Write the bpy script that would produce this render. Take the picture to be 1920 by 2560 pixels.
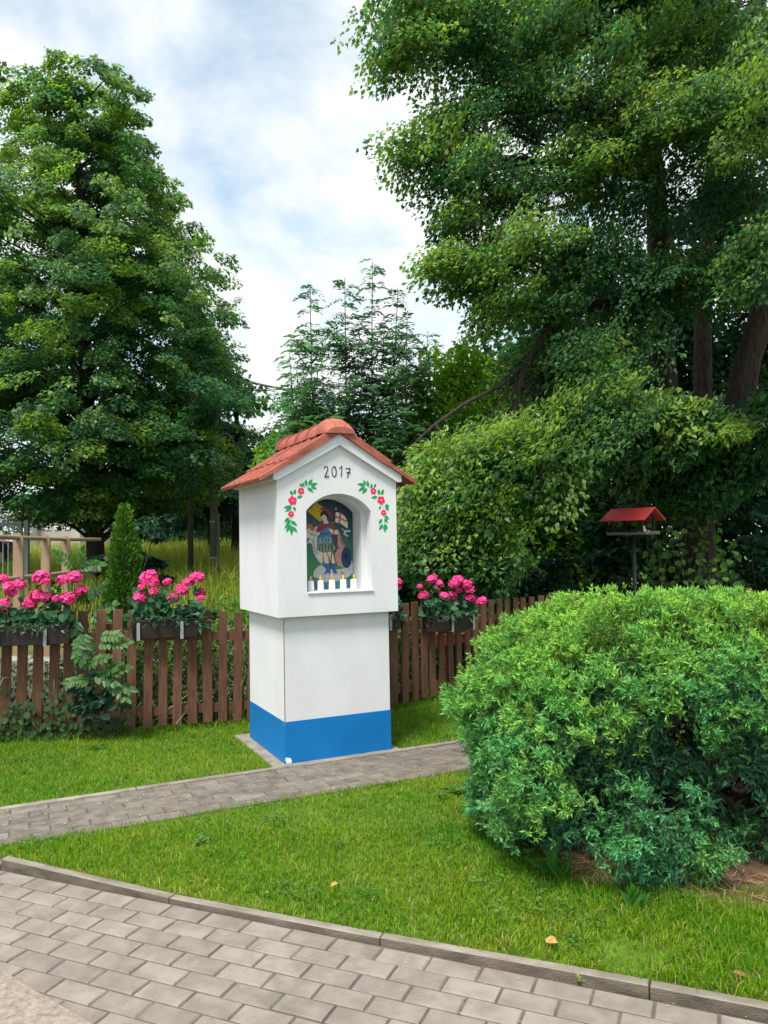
import bpy, bmesh, math, random
import numpy as np
from mathutils import Matrix, Vector

for o in list(bpy.data.objects):
    bpy.data.objects.remove(o, do_unlink=True)
scene = bpy.context.scene
col = scene.collection
random.seed(7)
rng = np.random.default_rng(11)
R = math.radians

# ------------------------------------------------------------------ camera
CAM_H, PITCH, ROLL = 1.5, R(2.48), R(1.0)
cam_data = bpy.data.cameras.new('camera')
cam = bpy.data.objects.new('camera', cam_data)
col.objects.link(cam)
cam.matrix_world = Matrix.Translation((0, 0, CAM_H)) @ Matrix.Rotation(math.pi / 2 + PITCH, 4, 'X') @ Matrix.Rotation(-ROLL, 4, 'Z')
cam_data.sensor_fit = 'HORIZONTAL'
cam_data.sensor_width = 36
cam_data.lens = 36 * 1940 / 1920
cam_data.clip_start = 0.05
cam_data.clip_end = 2000
scene.camera = cam

# ------------------------------------------------------------------ sky, sun, exposure
SUN_EL, SUN_AZ = R(62), R(205)      # azimuth clockwise from +Y: behind the camera, a little to its left
world = bpy.data.worlds.new('World')
scene.world = world
world.use_nodes = True
nt = world.node_tree
nt.nodes.clear()
def wn(t, **k):
    n = nt.nodes.new(t)
    for a, v in k.items():
        setattr(n, a, v)
    return n
out = wn('ShaderNodeOutputWorld')
bg = wn('ShaderNodeBackground')
bg.inputs['Strength'].default_value = 0.12
sky = wn('ShaderNodeTexSky', sky_type='NISHITA', sun_disc=False, sun_elevation=SUN_EL, sun_rotation=SUN_AZ, air_density=1.0, dust_density=1.4, ozone_density=0.35)
tc = wn('ShaderNodeTexCoord')
sep = wn('ShaderNodeSeparateXYZ')
nt.links.new(tc.outputs['Generated'], sep.inputs[0])
zz = wn('ShaderNodeMath', operation='MAXIMUM'); zz.inputs[1].default_value = 0.0
nt.links.new(sep.outputs['Z'], zz.inputs[0])
za = wn('ShaderNodeMath', operation='ADD'); za.inputs[1].default_value = 0.42
nt.links.new(zz.outputs[0], za.inputs[0])
dv = []
for ax in 'XY':
    d = wn('ShaderNodeMath', operation='DIVIDE')
    nt.links.new(sep.outputs[ax], d.inputs[0]); nt.links.new(za.outputs[0], d.inputs[1]); dv.append(d)
cmb = wn('ShaderNodeCombineXYZ')
nt.links.new(dv[0].outputs[0], cmb.inputs[0]); nt.links.new(dv[1].outputs[0], cmb.inputs[1])
mp = wn('ShaderNodeMapping'); mp.inputs['Location'].default_value = (7.2, 1.1, 2.0)
nt.links.new(cmb.outputs[0], mp.inputs[0])
n1 = wn('ShaderNodeTexNoise'); n1.inputs['Scale'].default_value = 4.2; n1.inputs['Detail'].default_value = 9; n1.inputs['Roughness'].default_value = 0.56; n1.inputs['Distortion'].default_value = 0.15
n2 = wn('ShaderNodeTexNoise'); n2.inputs['Scale'].default_value = 8.0; n2.inputs['Detail'].default_value = 8; n2.inputs['Roughness'].default_value = 0.6
nt.links.new(mp.outputs[0], n1.inputs['Vector']); nt.links.new(mp.outputs[0], n2.inputs['Vector'])
r1 = wn('ShaderNodeValToRGB')
r1.color_ramp.elements[0].position = 0.33; r1.color_ramp.elements[0].color = (0.30, 0.30, 0.30, 1)
r1.color_ramp.elements[1].position = 0.56; r1.color_ramp.elements[1].color = (1, 1, 1, 1)
nt.links.new(n1.outputs['Fac'], r1.inputs[0])
r2 = wn('ShaderNodeValToRGB')
r2.color_ramp.elements[0].position = 0.36; r2.color_ramp.elements[0].color = (4.45, 4.72, 4.82, 1)
r2.color_ramp.elements[1].position = 0.58; r2.color_ramp.elements[1].color = (4.9, 4.95, 5.0, 1)
nt.links.new(n2.outputs['Fac'], r2.inputs[0])
tint_ = wn('ShaderNodeMixRGB', blend_type='MULTIPLY'); tint_.inputs[0].default_value = 1.0; tint_.inputs[2].default_value = (1.05, 1.25, 1.12, 1)
nt.links.new(sky.outputs[0], tint_.inputs[1])
mx = wn('ShaderNodeMixRGB')
nt.links.new(r1.outputs[0], mx.inputs[0]); nt.links.new(tint_.outputs[0], mx.inputs[1]); nt.links.new(r2.outputs[0], mx.inputs[2])
nt.links.new(mx.outputs[0], bg.inputs['Color']); nt.links.new(bg.outputs[0], out.inputs[0])

sun_d = bpy.data.lights.new('sun', 'SUN')
sun_d.energy = 3.0
sun_d.angle = R(16)
sun_d.color = (1.0, 0.95, 0.86)
sun = bpy.data.objects.new('sun', sun_d)
col.objects.link(sun)
sdir = Vector((math.sin(SUN_AZ) * math.cos(SUN_EL), math.cos(SUN_AZ) * math.cos(SUN_EL), math.sin(SUN_EL)))
sun.rotation_euler = (-sdir).to_track_quat('-Z', 'Y').to_euler()

scene.view_settings.view_transform = 'Standard'
scene.view_settings.look = 'None'
scene.view_settings.exposure = 0.92
scene.view_settings.gamma = 1.0
scene.view_settings.use_curve_mapping = False
scene.render.engine = 'CYCLES'
scene.cycles.max_bounces = 5
scene.cycles.diffuse_bounces = 4
scene.cycles.glossy_bounces = 2
scene.cycles.transparent_max_bounces = 4

# ------------------------------------------------------------------ survey: a sighted direction and a distance give a place
def ray(u, v):
    dx, dy = (u - 960) / 1940, -(v - 1280) / 1940
    c, s = math.cos(ROLL), -math.sin(ROLL)
    x, y = c * dx - s * dy, s * dx + c * dy
    return np.array([x, math.cos(PITCH) - y * math.sin(PITCH), math.sin(PITCH) + y * math.cos(PITCH)])
def at(u, v, Y):
    d = ray(u, v)
    return np.array([0, 0, CAM_H]) + d * (Y / d[1])

def sstep(t):
    t = np.clip(t, 0, 1); return t * t * (3 - 2 * t)
def terrain(x, y):
    return 1.15 * sstep((np.asarray(y, float) - 9.5) / 13) * sstep((4.0 - np.asarray(x, float)) / 5 + 0.35)

# ------------------------------------------------------------------ materials
def mat(name, c1, c2=None, scale=8.0, rough=0.85, bump=0.0, bscale=60.0, rnd=0.0, detail=5, spec=0.3, lo=0.35, hi=0.65, stretch=None, coat=0.0):
    m = bpy.data.materials.new(name); m.use_nodes = True
    t = m.node_tree; b = t.nodes['Principled BSDF']
    b.inputs['Roughness'].default_value = rough
    b.inputs['Specular IOR Level'].default_value = spec
    b.inputs['Coat Weight'].default_value = coat
    tcn = t.nodes.new('ShaderNodeTexCoord'); mpn = t.nodes.new('ShaderNodeMapping')
    t.links.new(tcn.outputs['Object'], mpn.inputs[0])
    if stretch: mpn.inputs['Scale'].default_value = stretch
    info = t.nodes.new('ShaderNodeObjectInfo')
    addv = t.nodes.new('ShaderNodeVectorMath'); addv.operation = 'ADD'
    sc = t.nodes.new('ShaderNodeVectorMath'); sc.operation = 'SCALE'; sc.inputs[0].default_value = (17, 31, 23)
    t.links.new(info.outputs['Random'], sc.inputs['Scale'])
    t.links.new(mpn.outputs[0], addv.inputs[0]); t.links.new(sc.outputs[0], addv.inputs[1])
    vec = addv.outputs[0]
    if c2 is None: c2 = tuple(x * 0.8 for x in c1)
    nz = t.nodes.new('ShaderNodeTexNoise'); nz.inputs['Scale'].default_value = scale; nz.inputs['Detail'].default_value = detail; nz.inputs['Roughness'].default_value = 0.6
    t.links.new(vec, nz.inputs['Vector'])
    rp = t.nodes.new('ShaderNodeValToRGB')
    rp.color_ramp.elements[0].position = lo; rp.color_ramp.elements[0].color = (*c2, 1)
    rp.color_ramp.elements[1].position = hi; rp.color_ramp.elements[1].color = (*c1, 1)
    t.links.new(nz.outputs['Fac'], rp.inputs[0])
    src = rp.outputs[0]
    if rnd:
        mr = t.nodes.new('ShaderNodeMapRange'); mr.inputs['To Min'].default_value = 1 - rnd; mr.inputs['To Max'].default_value = 1 + rnd
        t.links.new(info.outputs['Random'], mr.inputs['Value'])
        hs = t.nodes.new('ShaderNodeHueSaturation')
        t.links.new(mr.outputs[0], hs.inputs['Value']); t.links.new(src, hs.inputs['Color'])
        src = hs.outputs[0]
    t.links.new(src, b.inputs['Base Color'])
    if bump:
        bn = t.nodes.new('ShaderNodeTexNoise'); bn.inputs['Scale'].default_value = bscale; bn.inputs['Detail'].default_value = 6
        t.links.new(vec, bn.inputs['Vector'])
        bp = t.nodes.new('ShaderNodeBump'); bp.inputs['Strength'].default_value = bump; bp.inputs['Distance'].default_value = 0.01
        t.links.new(bn.outputs['Fac'], bp.inputs['Height']); t.links.new(bp.outputs[0], b.inputs['Normal'])
    return m

def leaf_mat(name, trans=0.35, rough=0.5, spec=0.35):
    m = bpy.data.materials.new(name); m.use_nodes = True
    t = m.node_tree; b = t.nodes['Principled BSDF']
    b.inputs['Roughness'].default_value = rough; b.inputs['Specular IOR Level'].default_value = spec
    a = t.nodes.new('ShaderNodeAttribute'); a.attribute_name = 'col'
    t.links.new(a.outputs['Color'], b.inputs['Base Color'])
    tr = t.nodes.new('ShaderNodeBsdfTranslucent')
    hs = t.nodes.new('ShaderNodeHueSaturation'); hs.inputs['Value'].default_value = 1.7; hs.inputs['Saturation'].default_value = 1.1
    t.links.new(a.outputs['Color'], hs.inputs['Color']); t.links.new(hs.outputs[0], tr.inputs['Color'])
    mxs = t.nodes.new('ShaderNodeMixShader'); mxs.inputs[0].default_value = trans
    t.links.new(b.outputs[0], mxs.inputs[1]); t.links.new(tr.outputs[0], mxs.inputs[2])
    t.links.new(mxs.outputs[0], t.nodes['Material Output'].inputs[0])
    return m

MT = {}
MT['plaster'] = mat('white_plaster', (0.69, 0.70, 0.735), (0.60, 0.605, 0.63), 2.6, 0.9, 0.12, 60, spec=0.15, lo=0.25, hi=0.7, stretch=(1.3, 1.3, .45))
MT['blue'] = mat('blue_paint', (0.003, 0.175, 0.50), (0.003, 0.145, 0.425), 3, 0.6, 0.08, 220, spec=0.3)
MT['tile'] = mat('red_roof_tile', (0.42, 0.125, 0.088), (0.27, 0.078, 0.06), 11, 0.7, 0.25, 120, rnd=0.12)
MT['concrete'] = mat('grey_concrete', (0.30, 0.27, 0.23), (0.18, 0.155, 0.125), 9, 0.95, 0.4, 90, rnd=0.08)
MT['slab'] = mat('pale_concrete', (0.34, 0.285, 0.24), (0.20, 0.165, 0.135), 38, 0.95, 0.6, 120)
MT['paver'] = mat('paver_concrete', (0.262, 0.23, 0.202), (0.18, 0.158, 0.138), 9, 0.95, 0.35, 160, rnd=0.09)
MT['paver_path'] = mat('old_paver', (0.195, 0.170, 0.150), (0.11, 0.096, 0.08), 9, 0.95, 0.5, 120, rnd=0.14)
MT['sand'] = mat('joint_soil', (0.14, 0.122, 0.098), (0.085, 0.076, 0.06), 14, 1.0, 0.6, 90)
MT['kerb'] = mat('kerb_concrete', (0.29, 0.258, 0.222), (0.17, 0.148, 0.12), 6, 0.95, 0.5, 110, rnd=0.1, stretch=(1, 3, 3))
MT['kerbface'] = mat('darker_kerb_face', (0.19, 0.16, 0.13), (0.095, 0.078, 0.06), 7, 0.95, 0.5, 110, rnd=0.1, stretch=(1, 3, 3))
MT['soil'] = mat('dry_soil', (0.17, 0.10, 0.06), (0.075, 0.05, 0.03), 16, 1.0, 0.8, 60)
MT['turf'] = mat('turf_soil', (0.10, 0.18, 0.012), (0.065, 0.12, 0.009), 10, 1.0, 0.8, 120)
MT['ground'] = mat('rough_ground', (0.09, 0.12, 0.03), (0.06, 0.055, 0.03), 1.5, 1.0, 0.6, 12)
MT['wood'] = mat('brown_stained_wood', (0.165, 0.078, 0.046), (0.092, 0.043, 0.027), 9, 0.75, 0.35, 40, rnd=0.16, stretch=(6, 6, 0.6))
MT['trough'] = mat('dark_brown_plastic', (0.035, 0.024, 0.024), (0.024, 0.017, 0.018), 10, 0.6, 0.1, 60)
MT['steel'] = mat('galvanised_steel', (0.30, 0.32, 0.33), (0.24, 0.255, 0.26), 20, 0.45, spec=0.5)
MT['bark'] = mat('linden_bark', (0.062, 0.048, 0.036), (0.02, 0.016, 0.013), 9, 1.0, 1.0, 26, stretch=(3, 3, 0.5))
MT['bark_dark'] = mat('dark_bark', (0.055, 0.045, 0.035), (0.022, 0.018, 0.015), 9, 1.0, 0.9, 26, stretch=(3, 3, 0.5))
MT['twig'] = mat('green_twig', (0.09, 0.085, 0.04), (0.05, 0.045, 0.025), 12, 0.9)
MT['pole'] = mat('weathered_pole', (0.16, 0.155, 0.12), (0.085, 0.085, 0.065), 5, 0.95, 0.5, 30, stretch=(6, 6, 0.5))
MT['wire'] = mat('dark_cable', (0.04, 0.05, 0.06), rough=0.6)
MT['rail'] = mat('beige_brown_paint', (0.36, 0.24, 0.16), (0.29, 0.19, 0.125), 5, 0.5, 0.1, 60)
MT['gate'] = mat('grey_green_paint', (0.16, 0.19, 0.18), (0.12, 0.15, 0.14), 5, 0.6)
MT['gatebar'] = mat('pale_grey_metal', (0.5, 0.5, 0.5), rough=0.5)
MT['candle'] = mat('white_wax', (0.86, 0.86, 0.88), (0.82, 0.82, 0.84), 20, 0.5, spec=0.4)
MT['flame'] = mat('yellow_plastic', (0.80, 0.62, 0.02), (0.66, 0.42, 0.01), 60, 0.35, spec=0.5)
MT['wick'] = mat('dark_wick', (0.03, 0.025, 0.01))
MT['ink'] = mat('black_paint', (0.012, 0.012, 0.02), rough=0.6)
MT['pleaf'] = mat('green_paint', (0.012, 0.33, 0.10), (0.008, 0.24, 0.07), 40, 0.6)
MT['pflower'] = mat('pink_paint', (0.80, 0.03, 0.13), (0.66, 0.02, 0.09), 60, 0.6)
MT['pwhite'] = mat('white_paint', (0.82, 0.8, 0.8), rough=0.6)
MT['petal'] = mat('geranium_pink', (0.88, 0.10, 0.34), (0.68, 0.02, 0.18), 4, 0.6, spec=0.2, rnd=.14)
MT['redroof'] = mat('red_sheet', (0.80, 0.085, 0.095), (0.72, 0.065, 0.075), 6, 0.45, spec=0.4)
MT['feederpole'] = mat('dark_green_steel', (0.016, 0.034, 0.024), rough=0.6, spec=0.5)
MT['feederwood'] = mat('dark_feeder_wood', (0.05, 0.035, 0.025), (0.03, 0.02, 0.015), 12)
MT['tray'] = mat('grey_tray', (0.22, 0.21, 0.18), (0.14, 0.13, 0.11), 12)
MT['cup'] = mat('white_plastic', (0.8, 0.76, 0.72), rough=0.4)
MT['redplastic'] = mat('faded_red', (0.42, 0.07, 0.04), (0.3, 0.045, 0.025), 8, 0.6)
MT['wallgrey'] = mat('grey_render', (0.42, 0.40, 0.37), (0.33, 0.31, 0.29), 1.2, 0.95)
MT['wallpale'] = mat('pale_render', (0.62, 0.60, 0.55), (0.52, 0.50, 0.46), 1.2, 0.95)
MT['roofdark'] = mat('grey_roof_sheet', (0.13, 0.13, 0.13), rough=0.8)
MT['winwhite'] = mat('white_window', (0.8, 0.8, 0.8), rough=0.4)
MT['winglass'] = mat('dark_glass', (0.02, 0.025, 0.035), rough=0.1, spec=0.6)
MT['vanpaint'] = mat('pale_van_paint', (0.62, 0.68, 0.74), (0.58, 0.64, 0.7), 2, 0.3, spec=0.5)
MT['redpaint'] = mat('red_machine_paint', (0.55, 0.03, 0.04), (0.45, 0.02, 0.03), 3, 0.35, spec=0.5)
MT['rubber'] = mat('black_rubber', (0.015, 0.015, 0.017), rough=0.8)
MT['dryleaf'] = mat('dry_leaf', (0.62, 0.40, 0.17), (0.45, 0.24, 0.08), 60, 0.8)
MT['straw'] = mat('dry_twig', (0.30, 0.21, 0.12), (0.16, 0.10, 0.06), 30, 0.95)
MT['litter'] = mat('pale_chaff', (0.55, 0.50, 0.40), (0.4, 0.35, 0.26), 30, 0.95)
MT['rock'] = mat('weathered_wall', (0.34, 0.33, 0.29), (0.13, 0.12, 0.10), 5, 1.0, 0.8, 20)
MT['leaf'] = leaf_mat('broad_leaf', 0.46, 0.45, 0.4)
MT['grass'] = leaf_mat('grass_blade', 0.4, 0.65, 0.15)
MT['needle'] = leaf_mat('juniper_scale', 0.18, 0.6, 0.25)

# ------------------------------------------------------------------ mesh helpers
def tag(o, label=None, cat=None, group=None, kind=None):
    if label: o['label'] = label
    if cat: o['category'] = cat
    if group: o['group'] = group
    if kind: o['kind'] = kind
    return o
def link(o, parent=None):
    col.objects.link(o)
    if parent is not None: o.parent = parent
    return o
def empty(name, loc=(0, 0, 0), rz=0, parent=None):
    o = bpy.data.objects.new(name, None); o.empty_display_size = 0.1
    o.location = loc; o.rotation_euler = (0, 0, rz)
    return link(o, parent)
def new_mesh(name, V, F, mats, fm=None, smooth=False):
    me = bpy.data.meshes.new(name)
    me.from_pydata([tuple(map(float, v)) for v in V], [], F)
    for m in (mats if isinstance(mats, (list, tuple)) else [mats]): me.materials.append(m)
    if fm: me.polygons.foreach_set('material_index', fm)
    if smooth: me.polygons.foreach_set('use_smooth', [True] * len(me.polygons))
    me.update()
    return me
class MB:
    def __init__(s): s.V = []; s.F = []; s.M = []
    def add(s, V, F, m=0):
        n = len(s.V); s.V += [tuple(v) for v in V]; s.F += [tuple(i + n for i in f) for f in F]; s.M += [m] * len(F); return s
    def box(s, x0, x1, y0, y1, z0, z1, m=0, ch=0.0):
        if not ch:
            V = [(x0, y0, z0), (x1, y0, z0), (x1, y1, z0), (x0, y1, z0), (x0, y0, z1), (x1, y0, z1), (x1, y1, z1), (x0, y1, z1)]
            return s.add(V, [(0, 3, 2, 1), (4, 5, 6, 7), (0, 1, 5, 4), (1, 2, 6, 5), (2, 3, 7, 6), (3, 0, 4, 7)], m)
        V = [(x0, y0, z0), (x1, y0, z0), (x1, y1, z0), (x0, y1, z0), (x0, y0, z1 - ch), (x1, y0, z1 - ch), (x1, y1, z1 - ch), (x0, y1, z1 - ch),
             (x0 + ch, y0 + ch, z1), (x1 - ch, y0 + ch, z1), (x1 - ch, y1 - ch, z1), (x0 + ch, y1 - ch, z1)]
        F = [(0, 3, 2, 1), (8, 9, 10, 11)]
        for i in range(4):
            j = (i + 1) % 4; F += [(i, j, j + 4, i + 4), (i + 4, j + 4, j + 8, i + 8)]
        return s.add(V, F, m)
    def tube(s, P, rad, n=8, m=0, caps=True):
        P = [np.asarray(p, float) for p in P]
        rad = list(rad) if hasattr(rad, '__len__') else [rad] * len(P)
        V = []; F = []; prev = None
        for i, p in enumerate(P):
            t = (P[min(i + 1, len(P) - 1)] - P[max(i - 1, 0)]); t = t / (np.linalg.norm(t) + 1e-9)
            if prev is None:
                a = np.cross(t, [0, 0, 1.0] if abs(t[2]) < 0.9 else [1.0, 0, 0])
            else:
                a = prev - t * np.dot(prev, t)
            a = a / (np.linalg.norm(a) + 1e-9); prev = a; b = np.cross(t, a)
            for k in range(n):
                q = 2 * math.pi * k / n
                V.append(p + rad[i] * (a * math.cos(q) + b * math.sin(q)))
        for i in range(len(P) - 1):
            for k in range(n):
                k2 = (k + 1) % n
                F.append((i * n + k, i * n + k2, (i + 1) * n + k2, (i + 1) * n + k))
        if caps: F += [tuple(range(n - 1, -1, -1)), tuple((len(P) - 1) * n + k for k in range(n))]
        return s.add(V, F, m)
    def lathe(s, prof, n=16, c=(0, 0, 0), m=0):
        V = []; F = []
        for r, z in prof:
            for k in range(n):
                q = 2 * math.pi * k / n; V.append((c[0] + r * math.cos(q), c[1] + r * math.sin(q), c[2] + z))
        for i in range(len(prof) - 1):
            for k in range(n):
                k2 = (k + 1) % n; F.append((i * n + k, i * n + k2, (i + 1) * n + k2, (i + 1) * n + k))
        F += [tuple(range(n - 1, -1, -1)), tuple((len(prof) - 1) * n + k for k in range(n))]
        return s.add(V, F, m)
    def prism_y(s, poly, y0, y1, m=0):     # poly in (x, z), counter-clockwise seen from -y
        n = len(poly)
        V = [(x, y0, z) for x, z in poly] + [(x, y1, z) for x, z in poly]
        F = [tuple(range(n)), tuple(range(2 * n - 1, n - 1, -1))]
        for i in range(n):
            j = (i + 1) % n; F.append((j, i, i + n, j + n))
        return s.add(V, F, m)
    def prism_z(s, poly, z0, z1, m=0):
        n = len(poly)
        V = [(x, y, z0) for x, y in poly] + [(x, y, z1) for x, y in poly]
        F = [tuple(range(n - 1, -1, -1)), tuple(range(n, 2 * n))]
        for i in range(n):
            j = (i + 1) % n; F.append((i, j, j + n, i + n))
        return s.add(V, F, m)
    def obj(s, name, mats, parent=None, smooth=False, loc=None, rz=0):
        o = bpy.data.objects.new(name, new_mesh(name, s.V, s.F, mats, s.M, smooth))
        if loc is not None: o.location = loc
        o.rotation_euler = (0, 0, rz)
        return link(o, parent)
def fast_mesh(name, V, F, mat_, colr=None, parent=None, smooth=False):
    """V (n,3); F (m,k) constant face size; colr (n,3) per vertex"""
    V = np.ascontiguousarray(V, np.float32); F = np.ascontiguousarray(F, np.int32)
    me = bpy.data.meshes.new(name)
    me.vertices.add(len(V)); me.vertices.foreach_set('co', V.ravel())
    k = F.shape[1]
    me.loops.add(F.size); me.loops.foreach_set('vertex_index', F.ravel())
    me.polygons.add(len(F))
    me.polygons.foreach_set('loop_start', np.arange(0, F.size, k, dtype=np.int32))
    if smooth: me.polygons.foreach_set('use_smooth', np.ones(len(F), bool))
    if colr is not None:
        at_ = me.attributes.new('col', 'FLOAT_COLOR', 'POINT')
        c4 = np.ones((len(V), 4), np.float32); c4[:, :3] = colr; at_.data.foreach_set('color', c4.ravel())
    me.materials.append(mat_); me.update(calc_edges=True)
    o = bpy.data.objects.new(name, me)
    return link(o, parent)

def unit(a): return a / (np.linalg.norm(a, axis=-1, keepdims=True) + 1e-9)
class Leaves:
    """many small leaves gathered into one mesh"""
    def __init__(s): s.V = []; s.C = []
    def add(s, P, D, N, L, W, C, fold=0.12, droop=0.15, hexa=False):
        P = np.asarray(P, float); n = len(P)
        D = unit(np.asarray(D, float)); N = np.asarray(N, float)
        S = unit(np.cross(D, N)); N = np.cross(S, D)
        L = np.broadcast_to(np.asarray(L, float), (n,))[:, None]; W = np.broadcast_to(np.asarray(W, float), (n,))[:, None]
        if hexa:        # two half-blades along the midrib: a rounded leaf with a short point
            C = np.broadcast_to(np.asarray(C, float), (n, 3)); tip = P + D * L - N * L * droop
            for sg in (1, -1):
                q = np.stack([P, P + D * L * .22 + S * W * .44 * sg + N * W * fold, P + D * L * .66 + S * W * .40 * sg + N * (W * fold * .8 - L * droop * .4), tip], 1)
                s.V.append(q if sg > 0 else q[:, ::-1]); s.C.append(np.repeat((C * (1.0 if sg > 0 else .93))[:, None, :], 4, 1))
            return
        mid = P + D * L * 0.42
        q = np.stack([P, mid + S * W * 0.5 + N * W * fold, P + D * L - N * L * droop, mid - S * W * 0.5 + N * W * fold], 1)
        s.V.append(q); C = np.broadcast_to(np.asarray(C, float), (n, 3)); s.C.append(np.repeat(C[:, None, :], 4, 1))
    def count(s): return sum(len(v) for v in s.V)
    def obj(s, name, mat_, parent=None, kind='stuff'):
        V = np.concatenate(s.V).reshape(-1, 3); C = np.concatenate(s.C).reshape(-1, 3)
        F = np.arange(len(V), dtype=np.int32).reshape(-1, 4)
        o = fast_mesh(name, V, F, mat_, np.clip(C, 0.002, 0.9), parent)
        if kind: o['kind'] = kind
        return o
def rand_dirs(n):
    return unit(rng.normal(size=(n, 3)))
def mixcol(a, b, t):
    t = np.clip(np.asarray(t, float), 0, 1)[:, None]; return np.asarray(a) * (1 - t) + np.asarray(b) * t
def clump(lv, c, r, n, size, dark, light, tint, hang=0.5, up=0.7, aspect=0.8, centre=None, inner=0.25, hexa=False, bract=0.0):
    """a drooping spray of leaves: flat tilted ellipsoid, fuller on top, tips outwards and down"""
    c = np.asarray(c, float); r = np.asarray(r, float)
    o = rng.normal(size=3) * 0.5
    if centre is not None:
        cc = c - np.asarray(centre, float); cc[2] = 0; o = o + unit(cc)
    o[2] = 0; o = unit(o); dr = rng.uniform(.05, .75) * (0.5 + hang)
    e1 = o * math.cos(dr) + np.array([0, 0, -math.sin(dr)]); e2 = np.array([-o[1], o[0], 0]); e3 = np.cross(e1, e2)
    u = rand_dirs(n); rad = inner + (1 - inner) * rng.random(n) ** 0.5
    P = c + e1 * (u[:, 0] * rad * r[0] * 1.35)[:, None] + e2 * (u[:, 1] * rad * r[0] * .82)[:, None] + e3 * (u[:, 2] * rad * r[2] * .72)[:, None]
    P[:, 2] -= .35 * (u[:, 1] * rad) ** 2 * r[0]
    N = unit(e3 * up + np.array([0, 0, .35]) + u * .25 + rng.normal(size=(n, 3)) * 0.36)
    D = unit(e1 * .7 + e2 * (u[:, 1] * .9)[:, None] + np.array([0, 0, -hang * .8]) + rng.normal(size=(n, 3)) * 0.4)
    D = unit(D - N * (D * N).sum(1, keepdims=True) * 0.8)
    L = size * (0.65 + 0.7 * rng.random(n))
    t = tint + 0.28 * rng.normal(size=n)
    C = mixcol(dark, light, t) * (0.8 + 0.4 * rng.random(n))[:, None]
    lv.add(P, D, N, L, L * aspect, C, hexa=hexa)
    if bract > 0:       # pale narrow bracts of a linden in flower
        m = rng.random(n) < bract; k = int(m.sum())
        if k: lv.add(P[m] + e3 * .02, unit(D[m] * .6 + np.array([0, 0, -.5]) + rng.normal(size=(k, 3)) * .5), unit(N[m] + rng.normal(size=(k, 3)) * .5), L[m] * 1.0, L[m] * .26, mixcol((.20, .28, .06), (.42, .46, .14), rng.random(k)))
def curve_pts(a, b, n=6, sag=0.0, wob=0.06):
    a = np.asarray(a, float); b = np.asarray(b, float); d = np.linalg.norm(b - a)
    out_ = []
    off = rng.normal(size=3) * wob * d
    for i in range(n):
        t = i / (n - 1); p = a * (1 - t) + b * t
        p = p + off * math.sin(math.pi * t) + np.array([0, 0, sag * d * math.sin(math.pi * t)])
        out_.append(p)
    return out_

def vnoise(P, s, seed):       # smooth lattice-free noise from a few waves
    r_ = np.random.default_rng(seed); o_ = 0
    for i in range(6):
        k = r_.normal(size=3) * s; o_ = o_ + np.sin(P @ k + r_.uniform(0, 6.28))
    return o_ / 6

# ================================================================== SETTING
# ---- ground sheet
def grid_sheet(name, xs, ys, hf, m, kind='structure'):
    X, Y = np.meshgrid(xs, ys); Z = hf(X, Y)
    V = np.stack([X, Y, Z], -1).reshape(-1, 3); nx = len(xs)
    i = np.arange((len(ys) - 1) * (nx - 1)); r_, c_ = i // (nx - 1), i % (nx - 1)
    F = np.stack([r_ * nx + c_, r_ * nx + c_ + 1, (r_ + 1) * nx + c_ + 1, (r_ + 1) * nx + c_], 1)
    o = fast_mesh(name, V, F, m, smooth=True)
    o['kind'] = kind
    return o
gx = np.concatenate([np.linspace(-700, -30, 16), np.linspace(-28, 28, 90), np.linspace(30, 700, 16)])
gy = np.concatenate([np.linspace(-60, -4, 8), np.linspace(-3, 40, 90), np.linspace(45, 1500, 24)])
gr = grid_sheet('ground', gx, gy, lambda x, y: terrain(x, y) - 0.14 + 0.13 * sstep((y - 6.4) / 1.2), MT['ground'])
tag(gr, 'rough green ground running back behind the fence', 'ground')

# ---- frames used for the shrine and its path, and for the kerb and pavement
SH = np.array([-0.706, 5.389]); SA = R(25.7)
sa = np.array([math.cos(SA), math.sin(SA)]); sb = np.array([-math.sin(SA), math.cos(SA)])
def shrine_xy(x, y): return SH + sa * x + sb * y
KO = np.array([-0.95, 3.402]); KA = R(-22.8)
ke = np.array([math.cos(KA), math.sin(KA)]); kn = np.array([math.sin(KA), -math.cos(KA)])   # kn points to the camera side
def to_k(P): d = np.asarray(P)[..., :2] - KO; return d @ ke, d @ kn
def to_s(P): d = np.asarray(P)[..., :2] - SH; return d @ sa, d @ sb

# ---- lawn sheet (behind the kerb, up to the fence)
def kpt(s, n): return tuple(KO + ke * s + kn * n)
lawn = MB()
pl = [(-3.70, 4.765), (-1.888, 3.910), (-0.936, 3.452), (-0.029, 3.077), (0.881, 2.722), (3.60, 1.585), (5.5, 8.5), (-8.0, 7.2)]
lawn.prism_z(pl, -0.16, 0.0)
lw = lawn.obj('lawn', MT['turf']); tag(lw, 'turf soil under the mown lawn beside the shrine', 'lawn', kind='structure')

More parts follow.
